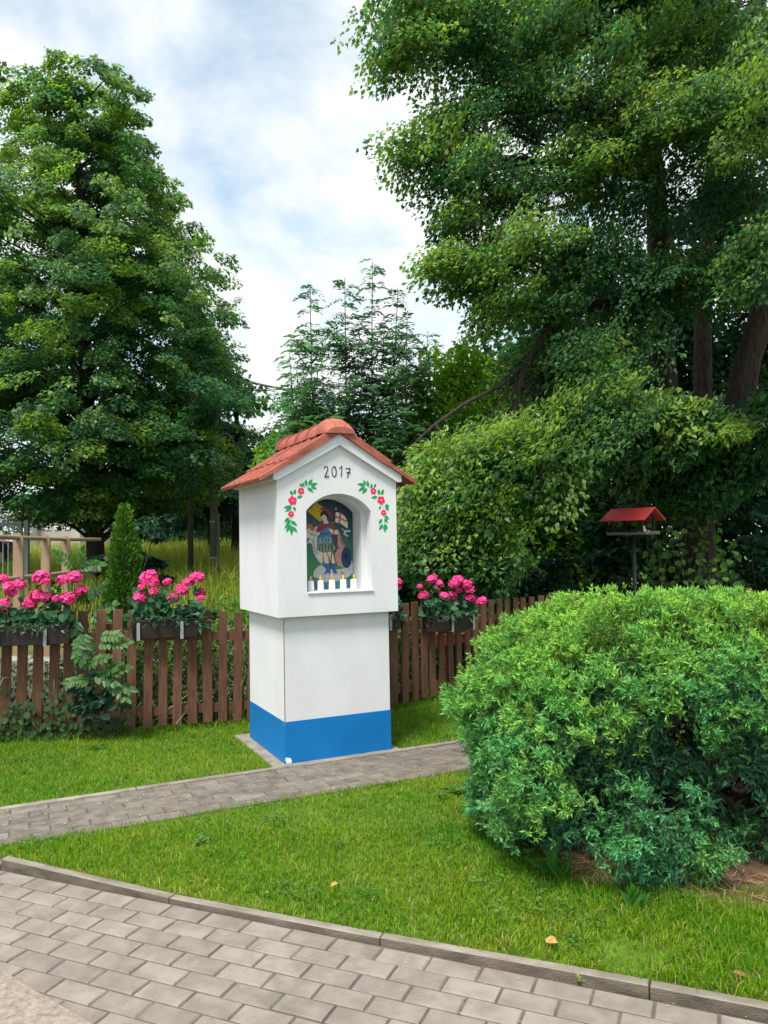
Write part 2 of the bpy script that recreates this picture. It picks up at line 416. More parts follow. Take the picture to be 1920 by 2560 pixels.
# ---- pavement of large blocks, one object per block
PZ = -0.017
side = empty('sidewalk', (KO[0], KO[1], 0), KA)
tag(side, 'grey block-paved pavement in the foreground', 'pavement', kind='structure')
jt = MB().box(-7, 7, -3.2, 0.0, -0.13, PZ - 0.0055)
jt.obj('joint_sand', MT['sand'], side)
pmesh = []
for k in range(6):
    b = MB(); b.box(-0.0930, 0.0930, -0.0457, 0.0457, -0.06, 0.0, ch=0.003 + 0.0008 * (k % 3))
    V = [(x + random.uniform(-.0012, .0012), y + random.uniform(-.0012, .0012), z) for x, y, z in b.V]
    pmesh.append(new_mesh('paver', V, b.F, MT['paver'], b.M))
rest = MB()
for row in range(30):
    off = 0.0 if row % 2 else 0.0972
    yc = -(0.0560 + 0.1002 * row)
    for i in range(-34, 34):
        xc = -0.555 + off + 0.1945 * i
        near = row < 11 and -2.40 < xc < 2.85
        if near:
            o = bpy.data.objects.new('paver', pmesh[random.randrange(6)])
            o.location = (xc, yc, PZ + random.uniform(-.0012, .0012)); o.rotation_euler = (random.uniform(-.004, .004), random.uniform(-.003, .003), random.uniform(-.007, .007))
            link(o, side)
        elif abs(xc) < 6.8:
            rest.box(xc - 0.0930, xc + 0.0930, yc - 0.0457, yc + 0.0457, -0.11, PZ, ch=0.004)
ro = rest.obj('pavers', MT['paver'], side); ro['kind'] = 'stuff'
# ---- kerb of one-metre stones
kerb = empty('kerb', (KO[0], KO[1], 0), KA)
tag(kerb, 'low concrete kerb between pavement and lawn', 'kerb', kind='structure')
KP = [(-3.72, 4.72), (-2.82, 4.31), (-1.905, 3.865), (-0.955, 3.41), (-0.045, 3.035), (0.865, 2.68), (1.78, 2.30), (2.68, 1.92), (3.58, 1.54)]
for i in range(len(KP) - 1):
    p_, q_ = to_k(np.array(KP[i])), to_k(np.array(KP[i + 1])); L_ = math.hypot(q_[0] - p_[0], q_[1] - p_[1]); an = math.atan2(-(q_[1] - p_[1]), q_[0] - p_[0])
    b = MB(); b.box(0.003, L_ - .003, 0.0, 0.041, -0.12, 0.0, ch=0.004)
    b.V = [(x, y + random.uniform(-.0012, .0012), z + random.uniform(-.001, .001)) for x, y, z in b.V]
    b.M[2] = 1  # front face of each stone takes the darker brown concrete
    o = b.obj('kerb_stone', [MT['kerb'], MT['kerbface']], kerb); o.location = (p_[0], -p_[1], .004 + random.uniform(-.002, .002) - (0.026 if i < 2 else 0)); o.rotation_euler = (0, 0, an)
# ---- slab in the corner
sl = MB()
sp = [(x * .967, y * .967) for x, y in ([(-1.62, 3.03), (-1.472, 2.986), (-1.331, 2.875), (-1.185, 2.772), (-0.993, 2.631), (-0.72, 2.42), (-0.5, 2.2), (-0.3, 1.9), (-0.3, 1.2), (-2.4, 1.2), (-2.4, 3.2)])]
sl.prism_z(sp[::-1], -0.12, PZ + 0.008)
tag(sl.obj('concrete_slab', MT['slab']), 'pale concrete slab set into the pavement corner', 'slab', kind='structure')
# ---- narrow path of old pavers in front of the shrine
path = empty('path', (SH[0], SH[1], 0), SA)
tag(path, 'narrow path of weathered grey pavers passing the shrine', 'path', kind='structure')
MB().box(-2.2, 3.6, -0.69, -0.075, -0.05, 0.0035).obj('joint_soil', MT['sand'], path)
qmesh = []
for k in range(6):
    b = MB(); b.box(-0.0975, 0.0975, -0.0485, 0.0485, -0.05, 0.0, ch=0.005)
    qmesh.append(new_mesh('paver', [(x + random.uniform(-.002, .002), y + random.uniform(-.0015, .0015), z) for x, y, z in b.V], b.F, MT['paver_path'], b.M))
for row in range(6):
    for i in range(-11, 15):
        o = bpy.data.objects.new('paver', qmesh[random.randrange(6)])
        x = 0.2 * i + (0.1 if row % 2 else 0) + random.uniform(-.004, .004); y = -0.131 - 0.1005 * row
        w = shrine_xy(x, y); s_, n_ = to_k(w)
        if n_ > -0.13: continue
        o.location = (x, y, 0.010 + random.uniform(-.003, .003)); o.rotation_euler = (random.uniform(-.015, .015), random.uniform(-.012, .012), random.uniform(-.012, .012))
        link(o, path)
for i in range(-2, 4):
    b = MB(); b.box(0.003, 0.985, -0.073, -0.028, -0.08, 0.016, ch=0.005)
    o = b.obj('edging_stone', MT['kerb'], path); o.location = (0.99 * i, 0, random.uniform(-.002, .004)); o.rotation_euler = (0, 0, random.uniform(-.004, .004))
# ---- bare soil below the juniper
ang = np.linspace(0, 2 * math.pi, 72, endpoint=False)
rr = 1 + 0.07 * np.sin(3 * ang + 1) + 0.05 * np.sin(7 * ang) + 0.04 * np.sin(13 * ang + 2)
soil_poly = [(1.80 + 1.30 * r_ * math.cos(q), 4.22 + 1.02 * r_ * math.sin(q)) for q, r_ in zip(ang, rr)]
so = MB(); nS = len(soil_poly)
so.add([(1.8, 4.22, 0.03)] + [(1.8 + (x - 1.8) * 0.6, 4.22 + (y - 4.22) * 0.6, 0.022) for x, y in soil_poly] + [(x, y, 0.003) for x, y in soil_poly],
       [(0, 1 + i, 1 + (i + 1) % nS) for i in range(nS)] + [(1 + i, 1 + nS + i, 1 + nS + (i + 1) % nS, 1 + (i + 1) % nS) for i in range(nS)])
tag(so.obj('soil_patch', MT['soil'], smooth=True), 'bare brown soil under the juniper', 'soil', kind='structure')
def in_soil(P, grow=1.0):
    x, y = (P[:, 0] - 1.8) / 1.30, (P[:, 1] - 4.22) / 1.02
    q = np.arctan2(y, x); return np.hypot(x, y) < grow * (1 + 0.07 * np.sin(3 * q + 1) + 0.05 * np.sin(7 * q))
# ================================================================== THE SHRINE
shrine = empty('wayside_shrine', (SH[0], SH[1], 0), SA)
tag(shrine, 'white plastered wayside shrine with blue base, red tiled roof and painted niche', 'shrine')
b = MB(); b.box(-0.085, 0.875, -0.026, 1.0, -0.05, 0.014, ch=0.006); b.obj('footing', MT['concrete'], shrine)
b = MB(); b.box(0, 0.805, 0, 0.86, 0.014, 1.02); b.obj('pedestal', MT['plaster'], shrine)
b = MB(); b.box(-0.003, 0.808, -0.003, 0.863, 0.015, 0.30)
band = b.obj('blue_band', MT['blue'], shrine)
# chipped corner of the blue paint, and the hairline edge bead above
ch = MB()
for (x, z, r_) in [(0.012, 0.045, 0.018), (0.030, 0.040, 0.016), (0.020, 0.028, 0.020), (0.036, 0.028, 0.013)]:
    pts = [(x + r_ * random.uniform(.6, 1) * math.cos(q), z + r_ * random.uniform(.6, 1) * math.sin(q)) for q in np.linspace(0, 2 * math.pi, 9, endpoint=False)]
    ch.prism_y([(max(-0.002, px), max(0.016, pz)) for px, pz in pts], -0.0055 - 0.0006 * len(ch.F) / 11, -0.001)
ch.obj('paint_chip', MT['pwhite'], band)
b = MB(); b.box(-0.0036, 0.0004, -0.0036, 0.0004, 0.272, 1.0); b.obj('corner_bead', MT['slab'], shrine)
# body with the niche cut through its front
CX = 0.405
def arch(hw, zs, rise, n=22):
    Rr = (hw * hw + rise * rise) / (2 * rise); zc = zs + rise - Rr; a0 = math.asin(hw / Rr)
    return [(CX + Rr * math.sin(q), zc + Rr * math.cos(q)) for q in np.linspace(a0, -a0, n)]
N1 = [(CX - 0.249, 1.180), (CX + 0.249, 1.180)] + arch(0.249, 1.752, 0.124)      # outer opening, anticlockwise
N2 = [(CX - 0.214, 1.180), (CX + 0.214, 1.180)] + arch(0.214, 1.752, 0.100)
OUT = [(-0.055, 1.02), (0.8605, 1.02), (0.8605, 1.968), (CX - 0.002, 2.235), (-0.055, 1.968)]
def ring_face(bm_, outer, inner, y):
    vo = [bm_.verts.new((x, y, z)) for x, z in outer]; vi = [bm_.verts.new((x, y, z)) for x, z in inner]
    eds = [bm_.edges.new((vo[i], vo[(i + 1) % len(vo)])) for i in range(len(vo))] + [bm_.edges.new((vi[i], vi[(i + 1) % len(vi)])) for i in range(len(vi))]
    bmesh.ops.triangle_fill(bm_, use_beauty=True, edges=eds, normal=(0, -1, 0))
    return vo, vi
bm = bmesh.new()
vo, v1 = ring_face(bm, OUT, N1, -0.05)
v1b, v2 = ring_face(bm, N1, N2, 0.055)
def bridge(A, B):
    for i in range(len(A)):
        j = (i + 1) % len(A); bm.faces.new((A[i], A[j], B[j], B[i]))
bridge(v1, v1b)
v3 = [bm.verts.new((x, 0.212, z)) for x, z in N2]
bridge(v2, v3); bm.faces.new(v3)
vb = [bm.verts.new((x, 0.93, z)) for x, z in OUT]
bridge(vb, vo); bm.faces.new(vb[::-1])
bmesh.ops.recalc_face_normals(bm, faces=bm.faces)
me = bpy.data.meshes.new('body'); bm.to_mesh(me); bm.free(); me.materials.append(MT['plaster'])
link(bpy.data.objects.new('body', me), shrine)
# niche sill
b = MB(); b.box(0.160, 0.664, -0.060, 0.052, 1.1745, 1.186, ch=0.003); b.box(0.195, 0.615, 0.052, 0.208, 1.1745, 1.186); b.obj('sill', MT['plaster'], shrine)
# gable moulding and eaves moulding
gm = [(-0.088, 1.964), (-0.055, 1.964), (CX, 2.222), (0.8605, 1.966), (0.893, 1.966), (0.893, 2.015), (CX, 2.300), (-0.088, 2.011)]
b = MB(); b.prism_y(gm[:3] + gm[6:], -0.08, -0.0495); b.prism_y(gm[2:7], -0.0802, -0.0495); b.obj('gable_moulding', MT['plaster'], shrine)
for nm, x0, x1 in (('eaves_moulding', -0.088, -0.0545), ('eaves_moulding', 0.8600, 0.893)):
    b = MB(); b.box(x0, x1, -0.0490, 0.955, 1.968, 2.008); b.obj(nm, MT['plaster'], shrine)
b = MB(); b.prism_y([(-0.085, 2.009), (0.889, 2.009), (CX, 2.297)], -0.0485, 0.95); b.obj('roof_deck', MT['plaster'], shrine)
# roof tiles: two courses on each slope, seven columns
pitch = math.atan2(0.290, 0.494)
cs, sn = math.cos(pitch), math.sin(pitch)
def tile_mesh(nm, w, length, th, verge=False):
    t = MB(); t.box(0, length, 0.002, w - 0.002, 0, th, ch=0.004)                      # body, x runs downhill
    t.box(0.02, length - 0.003, 0.004, 0.034, th - 0.001, th + 0.007, ch=0.003)          # side roll
    t.box(length - 0.012, length + 0.004, 0.002, w * 0.62, -0.010, th - 0.002)           # stepped nose
    if verge: t.box(0, length + 0.002, -0.012, 0.0015, verge, th + 0.002, ch=0.003)      # verge flange hanging over the gable
    return new_mesh(nm, t.V, t.F, MT['tile'], t.M)
COLW = 0.1505; Y0 = -0.088
LEN = 0.425
tmL = tile_mesh('roof_tile', COLW, LEN, 0.019); tmV = [tile_mesh('roof_tile', COLW, LEN, 0.019, -.008), tile_mesh('roof_tile', COLW, LEN, 0.019, -.030)]
for sgn in (-1, 1):
    Rm = Matrix(((sgn * cs, 0, sgn * sn), (0, 1, 0), (-sn, 0, cs))) if sgn == 1 else Matrix(((-cs, 0, -sn), (0, 1, 0), (-sn, 0, cs)))
    for course, (d0, lift) in enumerate(((0.245, 0.004), (0.012, 0.027))):
        for k in range(7):
            o = bpy.data.objects.new('roof_tile', tmV[course] if k == 0 else tmL)
            if course == 0: start = 0.262
            else: start = 0.012
            base = Vector((CX, Y0 + COLW * k, 2.304)) + Vector((sgn * cs, 0, -sn)) * start + Vector((sgn * sn, 0, cs)) * (lift + random.uniform(0, .003))
            tilt = Matrix.Rotation(random.uniform(-.004, .008) + (0.018 if course == 1 else 0.0), 3, 'Y') if sgn == 1 else Matrix.Rotation(random.uniform(-.004, .008) + (0.018 if course == 1 else 0.0), 3, 'Y')
            M4 = (Rm @ tilt).to_4x4(); M4.translation = base
            o.matrix_local = M4; link(o, shrine)
# ridge caps
def ridge(nm, y0, y1, r0, r1, lip):
    t = MB(); n = 16; prof = [(y0, r0), (y1, r1)]; V = []; F = []
    if lip: prof = [(y0, r0 + .007), (y0 + .03, r0 + .007), (y0 + .031, r0), (y1, r1)]
    for y, r_ in prof:
        for k in range(n + 1):
            q = math.pi * k / n
            V.append((CX + r_ * math.cos(q), y, 2.302 + r_ * 0.92 * math.sin(q)))
    m = n + 1
    for i in range(len(prof) - 1):
        for k in range(n): F.append((i * m + k, i * m + k + 1, (i + 1) * m + k + 1, (i + 1) * m + k))
    F.append(tuple(range(m))); F.append(tuple((len(prof) - 1) * m + k for k in range(m - 1, -1, -1)))
    t.add(V, F); return t.obj(nm, MT['tile'], shrine, smooth=False)
ys = [0.02, 0.27, 0.52, 0.76, 0.985]
for i in range(4): ridge('ridge_tile', ys[i], ys[i + 1] + 0.02, 0.122, 0.116, True)
# rounded end caps front and back
def end_cap(nm, y0, y1):
    t = MB(); V = []; F = []; n, m = 16, 6
    for i in range(m + 1):
        f = i / m; y = y0 + (y1 - y0) * f
        r_ = 0.136 * math.sqrt(1 - (.62 * f) ** 2); top = 0.126 * math.sqrt(1 - (.93 * f) ** 2)
        for k in range(n + 1):
            q = math.pi * k / n; V.append((CX + r_ * math.cos(q), y, 2.304 + top * math.sin(q) - 0.004 * f))
    w = n + 1
    for i in range(m):
        for k in range(n): F.append((i * w + k, i * w + k + 1, (i + 1) * w + k + 1, (i + 1) * w + k))
    F.append(tuple(m * w + k for k in range(w))); F.append(tuple(range(w - 1, -1, -1)))
    t.add(V, F)
    o = t.obj(nm, MT['tile'], shrine)
    rb = MB()
    for q in (math.pi * .40, math.pi * .62):
        rb.tube([(CX + 0.136 * math.sqrt(1 - (.62 * f) ** 2) * math.cos(q), y0 + (y1 - y0) * f, 2.304 + 0.126 * math.sqrt(1 - (.93 * f) ** 2) * math.sin(q) - 0.004 * f) for f in (0.05, .3, .55, .8, .97)], 0.0045, 6)
    rb.obj('rib', MT['tile'], o)
    return o
end_cap('ridge_end', 0.055, -0.115); end_cap('ridge_end', 0.97, 1.07)
# year in black brush strokes
def stroke(mb, pts, w, y, m=0):
    P = np.array(pts, float)
    for i in range(len(P) - 1):
        d = P[i + 1] - P[i]; L = np.linalg.norm(d); 
        if L < 1e-6: continue
        d /= L; n_ = np.array([-d[1], d[0]]) * w / 2
        a, c = P[i] - d * w * .3, P[i + 1] + d * w * .3
        mb.prism_y([tuple(a - n_), tuple(c - n_), tuple(c + n_), tuple(a + n_)], y - 0.00002 * len(mb.F), -0.0495, m)
def smooth_path(ctrl, n=6):
    P = np.array(ctrl, float); out_ = []
    Q = np.vstack([2 * P[0] - P[1], P, 2 * P[-1] - P[-2]])
    for i in range(1, len(Q) - 2):
        for t in np.linspace(0, 1, n, endpoint=False):
            out_.append(0.5 * ((2 * Q[i]) + (-Q[i - 1] + Q[i + 1]) * t + (2 * Q[i - 1] - 5 * Q[i] + 4 * Q[i + 1] - Q[i + 2]) * t * t + (-Q[i - 1] + 3 * Q[i] - 3 * Q[i + 1] + Q[i + 2]) * t ** 3))
    out_.append(P[-1]); return out_
dg = {'2': [[(0.0, .058), (.006, .071), (.018, .075), (.028, .066), (.026, .048), (.014, .022), (.006, .003), (.010, .001), (.034, .008)]],
      '0': [[(.016, .074), (.004, .060), (.001, .036), (.006, .010), (.017, .002), (.029, .012), (.033, .040), (.027, .066), (.016, .074)]],
      '1': [[(.0, .058), (.010, .066), (.020, .076)], [(.020, .076), (.018, .040), (.014, .002)]],
      '7': [[(.0, .066), (.004, .060), (.018, .064), (.032, .062), (.022, .036), (.010, .0)], [(.006, .036), (.018, .033), (.032, .035)]]}
for chx, x0, z0 in (('2', 0.294, 1.992), ('0', 0.353, 1.995), ('1', 0.411, 1.997), ('7', 0.462, 1.994)):
    b = MB()
    for s_ in dg[chx]: stroke(b, smooth_path([(x0 + x, z0 + z) for x, z in s_], 5), 0.0058, -0.0512)
    b.obj('painted_digit', MT['ink'], shrine)
# painted garlands
LF = [(.12, 1.89, .0105), (.057, 1.823, .0135), (.045, 1.73, .0095)]; RF = [(.676, 1.899, .0105), (.737, 1.832, .0135), (.756, 1.741, .0095)]
LL = [(0.132, 1.917, 0.109, 1.944), (0.141, 1.92, 0.134, 1.954), (0.158, 1.928, 0.159, 1.973), (0.177, 1.935, 0.207, 1.976), (0.192, 1.933, 0.246, 1.945), (0.194, 1.924, 0.239, 1.904), (0.167, 1.917, 0.213, 1.88), (0.06, 1.859, 0.04, 1.895), (0.074, 1.865, 0.077, 1.904), (0.09, 1.844, 0.133, 1.855), (0.048, 1.782, -0.01, 1.773), (0.048, 1.778, 0.002, 1.745), (0.064, 1.782, 0.079, 1.748), (0.033, 1.704, -0.005, 1.674), (0.042, 1.691, -0.004, 1.626), (0.044, 1.682, 0.09, 1.647), (0.043, 1.656, 0.007, 1.605), (0.048, 1.648, 0.045, 1.58), (0.05, 1.643, 0.089, 1.602)]
RL = [(0.607, 1.94, 0.548, 1.948), (0.614, 1.943, 0.598, 1.979), (0.637, 1.929, 0.628, 1.977), (0.612, 1.931, 0.554, 1.894), (0.627, 1.918, 0.583, 1.876), (0.662, 1.918, 0.664, 1.955), (0.684, 1.923, 0.698, 1.954), (0.721, 1.869, 0.722, 1.915), (0.742, 1.869, 0.758, 1.915), (0.708, 1.855, 0.657, 1.85), (0.766, 1.796, 0.806, 1.787), (0.77, 1.787, 0.8, 1.755), (0.732, 1.791, 0.721, 1.762), (0.764, 1.718, 0.799, 1.69), (0.764, 1.695, 0.788, 1.663), (0.743, 1.695, 0.714, 1.658), (0.748, 1.658, 0.716, 1.613), (0.758, 1.649, 0.767, 1.594), (0.763, 1.658, 0.784, 1.617)]
for fl, lf, st in ((LF, LL, [[(.045, 1.715), (.047, 1.68), (.05, 1.643)], [(.125, 1.905), (.16, 1.925), (.200, 1.937)], [(.05, 1.80), (.046, 1.75)]]),
                   (RF, RL, [[(.757, 1.73), (.762, 1.68), (.761, 1.644)], [(.680, 1.905), (.645, 1.928), (.600, 1.945)], [(.748, 1.81), (.756, 1.76)]])):
    go = empty('painted_garland', parent=shrine)
    for s_ in st:
        g = MB(); stroke(g, smooth_path(s_, 4), 0.003, -0.0504); g.obj('painted_stem', MT['pleaf'], go)
    for i, (x0, z0, x1, z1) in enumerate(lf):
        a_ = np.array([x0, z0]); d_ = np.array([x1, z1]) - a_; L_ = np.linalg.norm(d_); d_ /= L_; n_ = np.array([-d_[1], d_[0]]); w_ = min(0.0125, L_ * 0.27)
        prof = [(0, 0), (.2, .75), (.42, 1), (.65, .8), (.85, .38), (1, 0), (.85, -.3), (.65, -.72), (.42, -.95), (.2, -.8)]
        pts = [tuple(a_ + d_ * L_ * t + n_ * w_ * q) for t, q in prof]
        m_ = MB(); m_.prism_y(pts[::-1], -0.0509 - 0.00004 * i, -0.0495); m_.obj('painted_leaf', MT['pleaf'], go)
    for (x, z, r_) in fl:
        f = MB(); r_ = r_ * 1.28
        q0 = random.uniform(0, 1)
        for k in range(5):
            q = q0 + 2 * math.pi * k / 5; c = np.array([x + r_ * 1.05 * math.cos(q), z + r_ * 1.05 * math.sin(q)])
            f.prism_y([(c[0] + r_ * .82 * math.cos(t), c[1] + r_ * .82 * math.sin(t)) for t in np.linspace(0, 2 * math.pi, 10, endpoint=False)], -0.0522 - 0.0001 * k, -0.0495)
        f.prism_y([(x + r_ * .85 * math.cos(t), z + r_ * .85 * math.sin(t)) for t in np.linspace(0, 2 * math.pi, 10, endpoint=False)], -0.0530, -0.0495)
        f.prism_y([(x + r_ * .3 * math.cos(t), z + r_ * .3 * math.sin(t)) for t in np.linspace(0, 2 * math.pi, 8, endpoint=False)], -0.0534, -0.0495, 1)
        f.obj('painted_flower', [MT['pflower'], MT['pwhite']], go)
# painted panel at the back of the niche: a soldier saint in folk style
PAINT = {
 'ray': [(0.258, 1.761), (0.333, 1.828), (0.387, 1.789), (0.365, 1.687), (0.355, 1.685)],
 'ground': [(0.194, 1.268), (0.616, 1.253), (0.616, 1.187), (0.194, 1.187)],
 'cloud': [(0.296, 1.283), (0.303, 1.324), (0.331, 1.351), (0.361, 1.368), (0.39, 1.344), (0.459, 1.328), (0.53, 1.331), (0.561, 1.363), (0.581, 1.39), (0.607, 1.397), (0.616, 1.371), (0.616, 1.3), (0.585, 1.278), (0.559, 1.265), (0.518, 1.248), (0.478, 1.244), (0.428, 1.251), (0.398, 1.236), (0.369, 1.253), (0.33, 1.268)],
 'drape': [(0.249, 1.627), (0.271, 1.646), (0.296, 1.632), (0.335, 1.655), (0.354, 1.594), (0.334, 1.576), (0.328, 1.493), (0.372, 1.456), (0.376, 1.391), (0.361, 1.373), (0.336, 1.401), (0.308, 1.443), (0.289, 1.521), (0.27, 1.531), (0.248, 1.522), (0.275, 1.563), (0.248, 1.563)],
 'cloakdark': [(0.464, 1.598), (0.499, 1.602), (0.513, 1.551), (0.52, 1.513), (0.487, 1.486), (0.466, 1.444), (0.457, 1.528)],
 'cloak': [(0.494, 1.626), (0.504, 1.621), (0.516, 1.546), (0.525, 1.513), (0.555, 1.508), (0.527, 1.488), (0.497, 1.476), (0.474, 1.449), (0.476, 1.412), (0.495, 1.365), (0.523, 1.359), (0.524, 1.457), (0.512, 1.499), (0.495, 1.504)],
 'barrelside': [(0.471, 1.449), (0.497, 1.476), (0.542, 1.49), (0.531, 1.434), (0.535, 1.34), (0.495, 1.36), (0.475, 1.402)],
 'barrel': [(0.562 + .043 * math.cos(q), 1.414 + .078 * math.sin(q)) for q in np.linspace(0, 2 * math.pi, 20, endpoint=False)],
 'hole': [(0.559 + .016 * math.cos(q), 1.421 + .026 * math.sin(q)) for q in np.linspace(0, 2 * math.pi, 14, endpoint=False)],
 'legs1': [(0.374, 1.46), (0.404, 1.46), (0.416, 1.413), (0.423, 1.376), (0.388, 1.377), (0.381, 1.418)],
 'legs2': [(0.409, 1.459), (0.449, 1.463), (0.463, 1.412), (0.47, 1.377), (0.44, 1.375), (0.426, 1.417)],
 'boot1': [(0.383, 1.377), (0.425, 1.378), (0.42, 1.343), (0.424, 1.306), (0.374, 1.299), (0.397, 1.321), (0.392, 1.353)],
 'boot2': [(0.44, 1.374), (0.47, 1.376), (0.469, 1.333), (0.489, 1.304), (0.469, 1.296), (0.454, 1.31), (0.447, 1.343)],
 'skirt': [(0.338, 1.53), (0.452, 1.535), (0.477, 1.486), (0.451, 1.463), (0.411, 1.459), (0.377, 1.453), (0.352, 1.465), (0.327, 1.477)],
 'skirtblue': [(0.344, 1.571), (0.441, 1.575), (0.452, 1.531), (0.432, 1.526), (0.393, 1.529), (0.338, 1.525)],
 'torso': [(0.352, 1.631), (0.385, 1.65), (0.434, 1.656), (0.451, 1.598), (0.443, 1.57), (0.359, 1.57)],
 'cape': [(0.321, 1.615), (0.335, 1.645), (0.355, 1.671), (0.38, 1.68), (0.422, 1.666), (0.414, 1.64), (0.379, 1.622), (0.339, 1.605)],
 'shoulder': [(0.427, 1.673), (0.45, 1.689), (0.47, 1.682), (0.474, 1.64), (0.449, 1.621), (0.429, 1.645)],
 'arm': [(0.421, 1.629), (0.444, 1.633), (0.456, 1.621), (0.487, 1.626), (0.501, 1.602), (0.486, 1.588), (0.453, 1.593), (0.434, 1.61)],
 'neck': [(0.38, 1.696), (0.408, 1.705), (0.425, 1.673), (0.385, 1.668)],
 'face': [(0.37, 1.724), (0.381, 1.736), (0.403, 1.733), (0.411, 1.715), (0.403, 1.696), (0.385, 1.688), (0.375, 1.694), (0.367, 1.708)],
 'helmet': [(0.356, 1.729), (0.364, 1.752), (0.381, 1.766), (0.404, 1.761), (0.418, 1.738), (0.42, 1.71), (0.408, 1.715), (0.398, 1.731), (0.381, 1.736), (0.366, 1.726)],
 'crest': [(0.351, 1.777), (0.367, 1.787), (0.397, 1.787), (0.424, 1.771), (0.443, 1.738), (0.454, 1.705), (0.435, 1.715), (0.421, 1.743), (0.401, 1.763), (0.371, 1.768)],
 'flag': [(0.477, 1.757), (0.516, 1.75), (0.546, 1.731), (0.566, 1.705), (0.576, 1.672), (0.574, 1.632), (0.55, 1.649), (0.523, 1.67), (0.495, 1.677), (0.469, 1.683)],
 'flagv': [(0.51, 1.75), (0.522, 1.747), (0.515, 1.672), (0.503, 1.675)],
 'flagh': [(0.474, 1.725), (0.511, 1.719), (0.566, 1.689), (0.568, 1.677), (0.511, 1.708), (0.472, 1.715)],
 'cherub': [(0.25, 1.662), (0.267, 1.671), (0.291, 1.663), (0.308, 1.636), (0.315, 1.622), (0.295, 1.618), (0.271, 1.637), (0.249, 1.637)],
 'ribbon': [(0.527, 1.637), (0.545, 1.621), (0.58, 1.621), (0.598, 1.623), (0.595, 1.606), (0.565, 1.609), (0.554, 1.593), (0.582, 1.578), (0.569, 1.571), (0.539, 1.593), (0.55, 1.614), (0.529, 1.626)],
 'staff': [(0.479, 1.772), (0.4825, 1.772), (0.4735, 1.673), (0.4285, 1.297), (0.4235, 1.297), (0.4675, 1.673)],
 'crossv': [(0.4815, 1.768), (0.4855, 1.768), (0.4855, 1.789), (0.4815, 1.789)], 'crossh': [(0.476, 1.778), (0.491, 1.778), (0.491, 1.782), (0.476, 1.782)],
}
PCOL = dict(ray=(.50, .33, .02), ground=(.06, .16, .22), cloud=(.40, .41, .40), drape=(.50, .47, .44), cloakdark=(.05, .04, .06), cloak=(.45, .22, .19), barrelside=(.42, .20, .17), barrel=(.012, .04, .10), hole=(.006, .012, .03), legs1=(.66, .45, .38), legs2=(.62, .42, .36),
            boot1=(.02, .11, .38), boot2=(.02, .09, .30), skirt=(.16, .23, .15), skirtblue=(.14, .26, .34), torso=(.06, .16, .33), cape=(.24, .035, .06), shoulder=(.18, .06, .05), arm=(.66, .45, .39), neck=(.62, .42, .36), face=(.70, .50, .43), helmet=(.02, .018, .025), crest=(.26, .03, .04), flag=(.66, .60, .53),
            flagv=(.42, .06, .05), flagh=(.42, .06, .05), cherub=(.33, .12, .05), ribbon=(.45, .5, .5), staff=(.10, .055, .04), crossv=(.5, .55, .6), crossh=(.5, .55, .6))
pan = bpy.data.materials.new('panel_paint'); pan.use_nodes = True
t = pan.node_tree; bs = t.nodes['Principled BSDF']; bs.inputs['Roughness'].default_value = 0.5
tcn = t.nodes.new('ShaderNodeTexCoord'); sx = t.nodes.new('ShaderNodeSeparateXYZ'); t.links.new(tcn.outputs['Object'], sx.inputs[0])
nz = t.nodes.new('ShaderNodeTexNoise'); nz.inputs['Scale'].default_value = 14; t.links.new(tcn.outputs['Object'], nz.inputs['Vector'])
ad = t.nodes.new('ShaderNodeMath'); ad.operation = 'MULTIPLY_ADD'; ad.inputs[1].default_value = 0.22; t.links.new(nz.outputs['Fac'], ad.inputs[0]); t.links.new(sx.outputs['Z'], ad.inputs[2])
mr = t.nodes.new('ShaderNodeMapRange'); mr.inputs['From Min'].default_value = 1.30; mr.inputs['From Max'].default_value = 1.95; t.links.new(ad.outputs[0], mr.inputs[0])
rp = t.nodes.new('ShaderNodeValToRGB'); e = rp.color_ramp.elements
e[0].position = 0.0; e[0].color = (.035, .13, .10, 1); e[1].position = 1.0; e[1].color = (.008, .014, .045, 1)
for p_, c_ in ((.22, (.03, .17, .06, 1)), (.48, (.02, .12, .08, 1)), (.7, (.008, .045, .075, 1))):
    q = rp.color_ramp.elements.new(p_); q.color = c_
t.links.new(mr.outputs[0], rp.inputs[0]); t.links.new(rp.outputs[0], bs.inputs['Base Color'])
pm = MB(); mats = [pan]
N3 = [(CX + (x - CX) * 0.995, z + (0.008 if i < 2 else 0)) for i, (x, z) in enumerate(N2)]
pm.prism_y(N3, 0.2045, 0.2115)
for i, (k, poly) in enumerate(PAINT.items()):
    mats.append(mat('paint_' + k, tuple(min(.85, v * 1.25) for v in PCOL[k]), tuple(v * 0.85 for v in PCOL[k]), 55, 0.5))
    A2 = sum(poly[j][0] * poly[(j + 1) % len(poly)][1] - poly[(j + 1) % len(poly)][0] * poly[j][1] for j in range(len(poly)))
    pm.prism_y(poly if A2 > 0 else poly[::-1], 0.2040 - 0.00022 * i, 0.2050, i + 1)
pm.obj('painting', mats, shrine)
